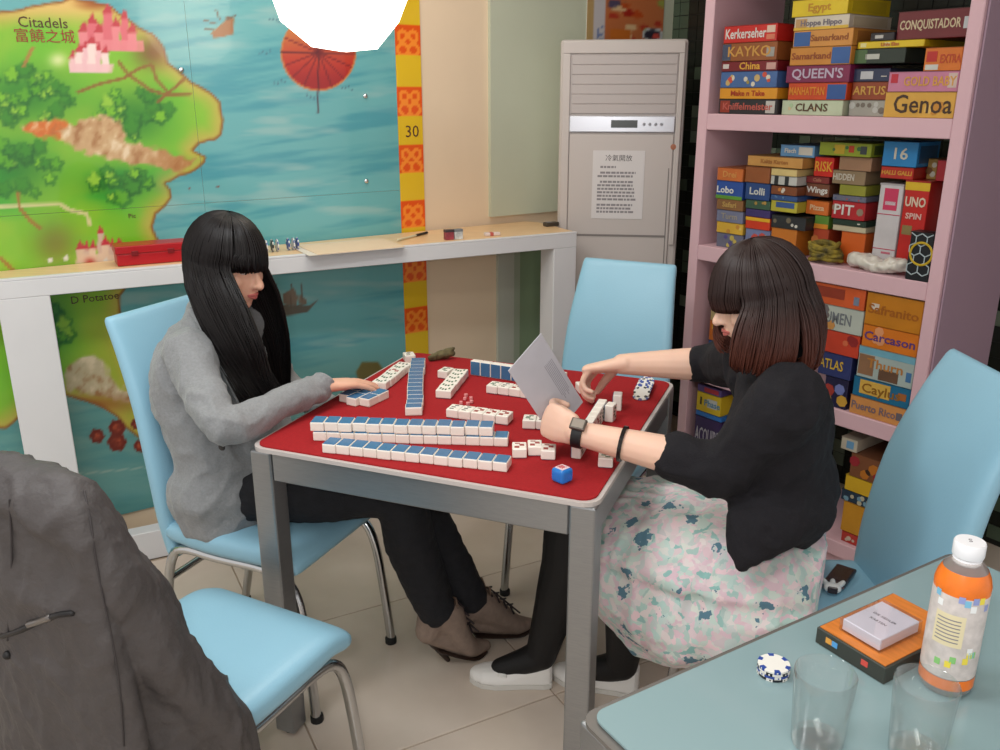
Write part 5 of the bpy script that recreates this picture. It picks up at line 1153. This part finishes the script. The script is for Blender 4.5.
def pathL(phi, rg_):
    # phi 0 = front, +-: side; hs points to the viewer's side or away
    k = 1.0 + rg_.uniform(0, .10); a = abs(phi)
    if a < 0.85:                                           # fringe over the brow
        th_end = 1.37 + rg_.uniform(-.06, .08); pts = [scalp(hc, hf, hu, hs, phi*.9, th, k*.99) for th in (.05,.35,.7,1.0,1.25)]; e = scalp(hc, hf, hu, hs, phi, th_end, k*1.0); pts.append(e); pts.append(e - hu*.024 + hf*.004)
        return pts, True
    side = 1 if phi > 0 else -1
    pts = [scalp(hc, hf, hu, hs, phi, th, k) for th in (.06,.4,.75,1.1,1.4,1.65)]
    base = pts[-1]; isnear = (hs*side).dot(near) > 0
    fr = (math.pi - a)/(math.pi - .85)                     # 1 at the temples, 0 at the back
    drop = rg_.uniform(-.02, .03)
    if isnear:
        end = D(244 + 38*fr + rg_.uniform(-4,4), 397 + rg_.uniform(-8, 10), 1.905 + .04*rg_.random()); out = near*.055 + hf*.02*fr
    else:
        end = V(-.60, 2.22, .70 + drop) + hf*(.04*fr); out = -near*.03 + hf*.02
    fw = hf*(.030*fr*fr) if isnear else hf*0; mid1 = base.lerp(end, .22) + out*.6 - hf*(.012*(1-fr)) + fw; mid2 = base.lerp(end, .55) + out*.75 + fw
    return pts + [mid1, mid2, base.lerp(end, .8) + out*.35, end], True
bm = hair_strands(hc, hf, hu, hs, 2600, pathL, 3)
ellipsoid(bm, hc - hf*.010 + hu*.016, (hf, hs, hu), (.092*HKL,.079*HKL,.098*HKL), 32, 24)
me = bpy.data.meshes.new('hair'); bm.to_mesh(me); bm.free(); me.transform(Tl); obj('hair', me, hairL, PL, True)

# ---------------------------------------------------------------- woman in the floral skirt (right)
PR = thing('person', 'person with brown bob in black cardigan and floral skirt holding a grey sheet', 'person', (CH_D.x, CH_D.y, 0)); Tr = loc(None, PR)
fR = V(-.93, .36, 0).normalized(); nR = V(.36, .93, 0).normalized(); nearR = -nR
pel = V(.575, 1.61, .535); chest = V(.553, 1.615, .80); neckb = V(.545, 1.63, .965)
hc = D(760, 296, 1.64); hf = V(-.96, .06, -.26).normalized(); hs = hf.cross(UPZ).normalized(); hu = hs.cross(hf).normalized()
shN = V(.520, 1.485, .935); shF = V(.535, 1.775, .935)
elN = D(716, 466, 1.53); wrN = P(577, 433, .822); knk = P(534, 413, .834)
elF = D(716, 364, 1.93); wrF = P(622, 364, .862); tipF = P(572, 372, .825)
hipN = pel + nearR*.075 + fR*.06; hipF = pel - nearR*.075 + fR*.06
knN = V(.245, 1.83, .500); knF = V(.335, 1.98, .49)
s1h, s1t = P(552, 682, 0), P(470, 676, .01); s2h, s2t = P(638, 692, 0), P(553, 672, .01)
kn1, an1 = V(.200, 1.90, .505), V(s1h.x - .030, s1h.y, .085); kn2, an2 = V(.315, 1.80, .49), V(s2h.x - .045, s2h.y, .085)
body = new(); head(body, hc, hf, hu, hs, HKR)
tube(body, [neckb - UPZ*.03, neckb.lerp(hc, .45), hc - hu*.05 - hf*.01], [.050,.042,.043], 14, 3)
tube(body, [pel - UPZ*.03, pel + UPZ*.08, chest - UPZ*.03, chest + UPZ*.08, neckb - UPZ*.02], [(.105,.070),(.110,.075),(.120,.085),(.120,.075),(.060,.050)], 20, 4, side=nR)
for sh, el, wr in ((shN, elN, wrN), (shF, elF, wrF)): tube(body, [chest.lerp(sh, .75) + UPZ*.03, sh, sh.lerp(el, .5), el, el.lerp(wr, .3), wr], [.05,.048,.042,.039,.038,.0245], 14, 4)
for hp, kn, an in ((hipF, kn1, an1), (hipN, kn2, an2)):
    tube(body, [hp, hp.lerp(kn, .5), kn, kn.lerp(an, .35), an], [.070,.062,.050,.048,.032], 14, 4)
for an, t_ in ((an1, s1t), (an2, s2t)): d_ = V(t_.x-an.x, t_.y-an.y, 0).normalized(); tube(body, [an, an - UPZ*.03 + d_*.03], [.028,.024], 10, 2)
dN = (knk - wrN).normalized(); hand(body, wrN, dN, V(-.1,.95,-.1), (.80,.88,.95,1.0), (.12,.35), 1.0, .12, -1, .5)
dF = (tipF - wrF).normalized(); hand(body, wrF, dF, V(0,-.25,-1), (.75,.82,.88,.9), (.4,.6), 1.05, .08, -1, .5)
me = bake_remesh(body, .0034, 3); me.transform(Tr); obj('body', me, mat('skin_fair', (228,188,166), .5, var=.04, vscale=14, sss=.12), PR, True)
cardi = mat('black_cardigan', (19,17,23), .92, var=.12, vscale=120, bump=.25, bscale=300)
j = new()
tube(j, [pel + UPZ*.165 + V(.01,0,0), pel + UPZ*.19, chest - UPZ*.04, chest + UPZ*.06, neckb - UPZ*.03, neckb + UPZ*.005], [(.145,.100),(.148,.104),(.153,.106),(.156,.102),(.095,.078),(.062,.055)], 24, 4, side=nR)
tube(j, [pel + V(-.01,-.06,.17), D(765, 520, 1.47), D(748, 548, 1.435), D(742, 566, 1.42)], [(.095,.07),(.078,.05),(.048,.026),(.016,.012)], 18, 4, side=fR)     # hanging front flap
cufN = elN.lerp(wrN, .26); cufF = elF.lerp(wrF, .16)
tube(j, [chest.lerp(shN, .7) + UPZ*.02, shN, shN.lerp(elN, .55) + V(.01,0,-.004), elN + V(.012,-.004,-.004), cufN], [.072,.072,.064,.060,.051], 16, 4)
tube(j, [chest.lerp(shF, .7) + UPZ*.02, shF, shF.lerp(elF, .6), elF, cufF], [.070,.068,.058,.054,.047], 16, 4)
me = bake_remesh(j, .0055, 5); fold_noise(me, .007, 9); creases(me, .006, 12, (1,1,1), 3.0); fold_noise(me, .0015, 60); me.transform(Tr); obj('cardigan', me, cardi, PR, True)
# floral skirt
fm = bpy.data.materials.new('floral_cotton'); fm.use_nodes = True; nt = fm.node_tree; b = nt.nodes['Principled BSDF']; b.inputs['Roughness'].default_value = .85
tc = nt.nodes.new('ShaderNodeTexCoord'); ns = nt.nodes.new('ShaderNodeTexNoise'); ns.inputs['Scale'].default_value = 26; ns.inputs['Detail'].default_value = 3
nt.links.new(tc.outputs['Object'], ns.inputs['Vector']); mxv = nt.nodes.new('ShaderNodeMix'); mxv.data_type = 'RGBA'; mxv.inputs[0].default_value = .05
nt.links.new(tc.outputs['Object'], mxv.inputs[6]); nt.links.new(ns.outputs['Color'], mxv.inputs[7])
vo = nt.nodes.new('ShaderNodeTexVoronoi'); vo.inputs['Scale'].default_value = 75; nt.links.new(mxv.outputs[2], vo.inputs['Vector'])
sp = nt.nodes.new('ShaderNodeSeparateColor'); nt.links.new(vo.outputs['Color'], sp.inputs[0])
cr = nt.nodes.new('ShaderNodeValToRGB'); cr.color_ramp.interpolation = 'LINEAR'
cols = [(204,212,204),(168,200,194),(214,206,204),(226,198,204),(180,206,200),(212,182,192),(206,212,204),(132,178,174),(218,210,208),(212,186,196)]
for i, rgb in enumerate(cols):
    e = cr.color_ramp.elements[i] if i < 2 else cr.color_ramp.elements.new(i/len(cols)); e.position = i/len(cols); e.color = L3(rgb)
nt.links.new(sp.outputs[0], cr.inputs['Fac'])
vo2 = nt.nodes.new('ShaderNodeTexVoronoi'); vo2.inputs['Scale'].default_value = 20; nt.links.new(mxv.outputs[2], vo2.inputs['Vector']); n3 = nt.nodes.new('ShaderNodeTexNoise'); n3.inputs['Scale'].default_value = 90; nt.links.new(tc.outputs['Object'], n3.inputs['Vector'])
ad_ = nt.nodes.new('ShaderNodeMath'); ad_.operation = 'ADD'; nt.links.new(vo2.outputs['Distance'], ad_.inputs[0]); m5 = nt.nodes.new('ShaderNodeMath'); m5.operation = 'MULTIPLY'; m5.inputs[1].default_value = .7; nt.links.new(n3.outputs['Fac'], m5.inputs[0]); nt.links.new(m5.outputs[0], ad_.inputs[1])
th = nt.nodes.new('ShaderNodeMath'); th.operation = 'LESS_THAN'; th.inputs[1].default_value = .62; nt.links.new(ad_.outputs[0], th.inputs[0])
sp2 = nt.nodes.new('ShaderNodeSeparateColor'); nt.links.new(vo2.outputs['Color'], sp2.inputs[0]); th2 = nt.nodes.new('ShaderNodeMath'); th2.operation = 'LESS_THAN'; th2.inputs[1].default_value = .38; nt.links.new(sp2.outputs[1], th2.inputs[0])
mu = nt.nodes.new('ShaderNodeMath'); mu.operation = 'MULTIPLY'; nt.links.new(th.outputs[0], mu.inputs[0]); nt.links.new(th2.outputs[0], mu.inputs[1])
mxd = nt.nodes.new('ShaderNodeMix'); mxd.data_type = 'RGBA'; nt.links.new(mu.outputs[0], mxd.inputs[0]); nt.links.new(cr.outputs['Color'], mxd.inputs[6]); mxd.inputs[7].default_value = L3((84,120,138)); nt.links.new(mxd.outputs[2], b.inputs['Base Color'])
sk = new()
# skirt lofted along the thighs: each section an arch that hangs lower on the near side
def skirt_ring(c, half, top, hang_n, hang_f, ruf, ph):
    out = []; N = 40
    for k in range(N):
        t = k/N*2*math.pi; x = math.cos(t); y = math.sin(t)
        lat = half*x*(1 + .10*(1 if y < 0 else 0)); z = top*y if y > 0 else (hang_n*max(0,-x) + hang_f*max(0,x) + .5*(hang_n+hang_f)*(1-abs(x)))*y
        r_ = 1 + ruf*math.sin(9*t + ph); out.append(c + nR*(lat*r_) + UPZ*z)
    return out
hipc = pel + V(.03, 0, 0); kc_ = (kn1 + kn2)/2
secs = [(hipc + V(.062,-.012,.0), .165, .100, .085, .06, .0, 0), (hipc + V(-.01,-.01,0), .195, .125, .12, .08, .015, 0), (hipc.lerp(kc_, .25) + V(0,-.012,0), .222, .130, .25, .12, .035, .5), (hipc.lerp(kc_, .50) + V(0,-.015,0), .228, .118, .305, .15, .05, .9), (hipc.lerp(kc_, .74) + V(0,-.01,0), .215, .116, .30, .17, .055, 1.3), (hipc.lerp(kc_, .96), .19, .104, .21, .17, .05, 1.7), (hipc.lerp(kc_, 1.08), .17, .088, .17, .16, .05, 2.0)]
prev = None
rings_ = [[sk.verts.new(p) for p in skirt_ring(*a)] for a in secs]
for a, b_ in zip(rings_[:-1], rings_[1:]):
    for k in range(40): sk.faces.new((a[k], a[(k+1)%40], b_[(k+1)%40], b_[k]))
sk.faces.new(rings_[0][::-1]); sk.faces.new(rings_[-1])
me = bake_remesh(sk, .006, 4); fold_noise(me, .009, 14, (1.2,1.2,.3)); creases(me, .007, 11, (1.3,1.3,.35), 5.0); me.transform(Tr); obj('skirt', me, fm, PR, True)
tights = mat('black_tights', (13,12,14), .6); tg = new()
for hp, kn, an, t_ in ((hipF, kn1, an1, s1t), (hipN, kn2, an2, s2t)):
    d_ = V(t_.x-an.x, t_.y-an.y, 0).normalized(); tube(tg, [hp.lerp(kn, .4), kn, kn.lerp(an, .35), kn.lerp(an, .75), an], [.078,.068,.066,.050,.041], 14, 4); tube(tg, [an, an - UPZ*.022 + d_*.04, an - UPZ*.046 + d_*.105], [.041,.036,.027], 12, 3)
me = bake_remesh(tg, .005, 3); me.transform(Tr); obj('tights', me, tights, PR, True)
lo_m = mat('white_loafer_leather', (228,226,222), .4, bump=.05, bscale=60)
def loafer(heel, toe):
    d = V(toe.x-heel.x, toe.y-heel.y, 0).normalized(); s_ = V(-d.y, d.x, 0); L = (toe-heel).length; N = 18; bm = new()
    o = V(heel.x, heel.y, 0); secs_ = [(.0,.016,.058),(.03,.030,.062),(.10,.034,.056),(.22,.034,.048),(.38,.036,.040),(.52,.040,.036),(.68,.043,.034),(.84,.038,.030),(.95,.024,.024),(1.0,.010,.016)]
    outer = []
    for t, hw, ht in secs_:
        ring = []
        for k in range(N):
            a = 2*math.pi*k/N; x = math.copysign(abs(math.cos(a))**.8, math.cos(a)); y = math.sin(a); z = ht*y if y > 0 else 0
            if t < .5 and y > 0: z = ht*min(1, y*1.6)
            ring.append(bm.verts.new(o + d*(L*t) + s_*(hw*x) + UPZ*(.013 + z)))
        outer.append(ring)
    for a, b_ in zip(outer[:-1], outer[1:]):
        for k in range(N): bm.faces.new((a[k], a[(k+1)%N], b_[(k+1)%N], b_[k]))
    bm.faces.new(outer[0][::-1]); bm.faces.new(outer[-1]); me = bake_remesh(bm, .003, 3); me.transform(Tr); sh = obj('loafer', me, lo_m, PR, True)
    bm = new(); prism(bm, [(L*t, hw*1.03) for t, hw, _ in secs_] + [(L*t, -hw*1.03) for t, hw, _ in secs_[::-1]], .001, .014, M=Tr @ frame_M(o, d, s_, UPZ)); obj('sole', bm, mat('loafer_sole', (206,204,198), .5), sh)
    bm = new(); box(bm, (0,-.030,.0), (L*.24,.030,.016), .003, 1, Tr @ frame_M(o, d, s_, UPZ)); obj('heel', bm, mat('loafer_sole', (206,204,198), .5), sh)
    bm = new(); tube(bm, [o + d*L*.60 + s_*.034 + UPZ*.036, o + d*L*.585 + UPZ*.0495, o + d*L*.60 - s_*.034 + UPZ*.036], [(.012,.0025)]*3, 8, 4, side=d); me = bpy.data.meshes.new('strap'); bm.to_mesh(me); bm.free(); me.transform(Tr); obj('strap', me, lo_m, sh, True)
loafer(s1h, s1t); loafer(s2h, s2t)
hairR = hair_mat('brown_hair', (44,29,27), (98,52,40), .96, 1.10, .42)
face_parts(PR, hc + Tr.translation, hf, hu, hs, hairR, HKR)
SK[0] = HKR
def pathR(phi, rg_):
    k = 1.02 + rg_.uniform(0, .13); a = abs(phi)
    if a < 1.0:
        pts = [scalp(hc, hf, hu, hs, phi, th, k) for th in (.05,.4,.75,1.05,1.3)]; e = pts[-1]; return pts + [e - hu*.02 + hf*.006, e - hu*.045 + hf*.004], True
    pts = [scalp(hc, hf, hu, hs, phi, th, k) for th in (.06,.4,.75,1.1,1.4,1.62)]; base = pts[-1]; side = 1 if phi > 0 else -1
    fr = (math.pi - a)/(math.pi - 1.0); outd = (hf*math.cos(phi) + hs*math.sin(phi)); outd.z = 0; outd.normalize()
    zb = .985 + .012*fr + rg_.uniform(-.016, .016); end = V(base.x, base.y, zb) + outd*(.004 + .016*math.sin(fr*3)) + hf*(.012 if fr > .5 else -.01)
    m1 = base.lerp(end, .35) + outd*.016; m2 = base.lerp(end, .7) + outd*.018
    return pts + [m1, m2, end + outd*.006 - UPZ*.0, end - outd*.014 - UPZ*.012], True
bm = hair_strands(hc, hf, hu, hs, 2600, pathR, 8)
ellipsoid(bm, hc - hf*.012 + hu*.016, (hf, hs, hu), (.096*HKR,.085*HKR,.101*HKR), 32, 24)
me = bpy.data.meshes.new('hair'); bm.to_mesh(me); bm.free(); me.transform(Tr); obj('hair', me, hairR, PR, True)
# watch, bracelet
d_ = (wrN - elN).normalized()
def around(c, d, r, tubeR, side_w, name, m, T, parent):
    a = d.orthogonal().normalized(); b_ = d.cross(a); bm = new()
    pts = [c + a*(r*math.cos(t)) + b_*(r*math.sin(t)) for t in [2*math.pi*k/28 for k in range(29)]]
    prevr = None; rings = []
    for p in pts[:-1]:
        o_ = (p-c).normalized(); rings.append([bm.verts.new(p + o_*x + d*y) for x, y in ((0,-side_w),(tubeR,-side_w*.9),(tubeR,side_w*.9),(0,side_w))])
    for i in range(len(rings)):
        A, B = rings[i], rings[(i+1) % len(rings)]
        for k in range(4): bm.faces.new((A[k], A[(k+1)%4], B[(k+1)%4], B[k]))
    me = bpy.data.meshes.new(name); bmesh.ops.recalc_face_normals(bm, faces=bm.faces[:]); bm.to_mesh(me); bm.free(); me.transform(T); return obj(name, me, m, parent, True, 40)
wc = wrN - d_*.004; wt_ = around(wc, d_, .0262, .0035, .011, 'wristwatch', mat('watch_strap', (22,22,24), .5), Tr, PR)
wo = (V(-.15,-.55,.85)); wo = (wo - d_*wo.dot(d_)).normalized(); bm = new(); box(bm, (-.016,-.013,.0), (.016,.013,.009), .003, 2, Tr @ frame_M(wc + wo*.027, d_, wo.cross(d_), wo)); obj('watch_case', bm, mat('watch_case', (110,104,98), .3, .7), wt_)
bm = new(); box(bm, (-.012,-.010,.009), (.012,.010,.0095), 0, 1, Tr @ frame_M(wc + wo*.027, d_, wo.cross(d_), wo)); obj('watch_face', bm, mat('watch_face', (150,140,130), .2), wt_)
around(elN.lerp(wrN, .66), d_, .0325, .004, .004, 'bracelet', mat('black_bracelet', (18,16,16), .2), Tr, PR)

# the grey printed sheet she holds
c_top, c_left = D(541, 333, 1.73), D(505, 366, 1.665); c_right = D(583, 402, 1.80); c_bot = c_left + (c_right - c_top)
ux_ = (c_right-c_top).normalized(); uy_ = (c_left-c_top); uy_ = (uy_ - ux_*uy_.dot(ux_)); Ly = uy_.length; uy_.normalize(); uz_ = ux_.cross(uy_); Lx = (c_right-c_top).length
sheet = thing('score_sheet', 'stiff grey lined sheet held up in the hand of the woman in floral skirt', 'sheet', c_left)
SMx = Matrix.Translation(-c_left) @ frame_M(c_top, ux_, uy_, uz_)
bm = new(); box(bm, (0,0,-.0008), (Lx,Ly,.0008), .0004, 1, SMx); obj('card', bm, mat('sheet_grey', (196,196,204), .5, var=.03, vscale=20), sheet)
for k in range(7):
    for zz_ in (-.0009, .0009): bm = new(); box(bm, (Lx*.30 + k*0, Ly*(.10+.035*k), min(zz_, zz_*.5)), (Lx*(.72+.03*(k%3)), Ly*(.113+.035*k), max(zz_, zz_*.5)), 0, 1, SMx); obj('print_line', bm, mat('sheet_line', (150,150,160), .6), sheet)

# ---------------------------------------------------------------- jacket over the near chair
jk = mat('dark_grey_nylon', (74,70,70), .62, var=.06, vscale=30, bump=.2, bscale=120)
nB = V(-fB.y, fB.x, 0)                                  # to the chair's left seen from behind
def cb(x, y, z): return CH_B + (-nB)*x + fB*y + UPZ*z   # chair-local: x to its right, y forward
JK = thing('winter_jacket', 'dark grey padded jacket with zipped pocket draped over a blue chair back', 'jacket', (CH_B.x, CH_B.y, 0)); Tj = loc(None, JK)
bm = new()
tube(bm, [cb(-.205,-.315,.79), cb(-.168,-.330,.918), cb(-.05,-.335,.938), cb(.06,-.335,.936), cb(.138,-.330,.922), cb(.172,-.30,.80)], [.044,.047,.047,.047,.048,.045], 16, 4)          # shoulders over the top
tube(bm, [cb(0,-.345,.93), cb(0,-.340,.78), cb(0,-.315,.55), cb(0,-.30,.30), cb(0,-.295,.20)], [(.155,.035),(.188,.045),(.20,.05),(.205,.052),(.20,.048)], 24, 4, side=nB)             # back hanging down
tube(bm, [cb(.0,-.295,.92), cb(.0,-.225,.76), cb(.0,-.185,.60), cb(.0,-.165,.49)], [(.160,.024),(.180,.03),(.180,.026),(.17,.018)], 24, 4, side=nB)                                             # fronts before the backrest
tube(bm, [cb(.145,-.30,.87), cb(.175,-.265,.70), cb(.185,-.215,.57), cb(.185,-.165,.47), cb(.182,-.14,.36)], [.044,.048,.050,.050,.046], 16, 4)                                           # sleeve by the seat
tube(bm, [cb(-.16,-.30,.87), cb(-.205,-.265,.70), cb(-.222,-.22,.55), cb(-.225,-.19,.42)], [.046,.05,.049,.046], 16, 4)
tube(bm, [cb(-.10,-.36,.94), cb(0,-.372,.935), cb(.09,-.36,.935)], [(.030,.014),(.036,.016),(.030,.014)], 14, 4, side=UPZ)                                                                        # collar
tube(bm, [cb(.08,-.21,.64), cb(.10,-.13,.51), cb(.105,-.10,.487)], [(.085,.03),(.075,.028),(.055,.016)], 18, 4, side=nB); tube(bm, [cb(.12,-.265,.66), cb(.125,-.235,.45), cb(.125,-.22,.24)], [(.07,.045),(.075,.05),(.075,.05)], 16, 4, side=nB)
me = bake_remesh(bm, .006, 5); fold_noise(me, .008, 6, (1.2,1.2,.8)); creases(me, .008, 9, (1.5,1.5,.55), 1.0); creases(me, .003, 24, (1.3,1.3,.7), 8.0); fold_noise(me, .001, 70)
from mathutils.bvhtree import BVHTree
bv = BVHTree.FromPolygons([v.co.copy() for v in me.vertices], [tuple(p.vertices) for p in me.polygons])
def on_jacket(x, y):
    h, n_, _i, _d = bv.ray_cast(EYE, ray(x, y).normalized()); return (h + n_*.001) if h else None
def seam(pts, r, name, m, parent):
    q = [p for p in (on_jacket(*a) for a in pts) if p is not None]
    if len(q) < 2: return None
    b_ = new(); tube(b_, q, r, 6, 3); m2 = bpy.data.meshes.new(name); bmesh.ops.recalc_face_normals(b_, faces=b_.faces[:]); b_.to_mesh(m2); b_.free(); m2.transform(Tj); return obj(name, m2, m, parent, True)
me.transform(Tj); jo = obj('jacket_shell', me, jk, JK, True)
zipm = mat('zip_black', (22,20,22), .5); seam_m = mat('jacket_seam', (58,54,55), .7)
zp = seam([(2,636),(20,630),(38,622),(56,615),(72,613)], .0045, 'pocket_zip', zipm, jo)
seam([(30,624),(40,621),(50,617)], .0058, 'zip_pull', mat('zip_metal', (120,116,114), .3, .8), zp)
seam([(84,492),(90,520),(96,560),(104,600),(112,640),(120,690),(124,745)], .0016, 'seam', seam_m, jo)
seam([(10,500),(12,560),(8,640)], .0016, 'seam', seam_m, jo)
pt = on_jacket(8, 655)
if pt is not None:
    bm = new(); ellipsoid(bm, pt + Tj.translation, (V(1,0,0), V(0,1,0), V(0,0,1)), (.007,.007,.007), 14, 8); obj('snap_button', bm, zipm, jo, True)
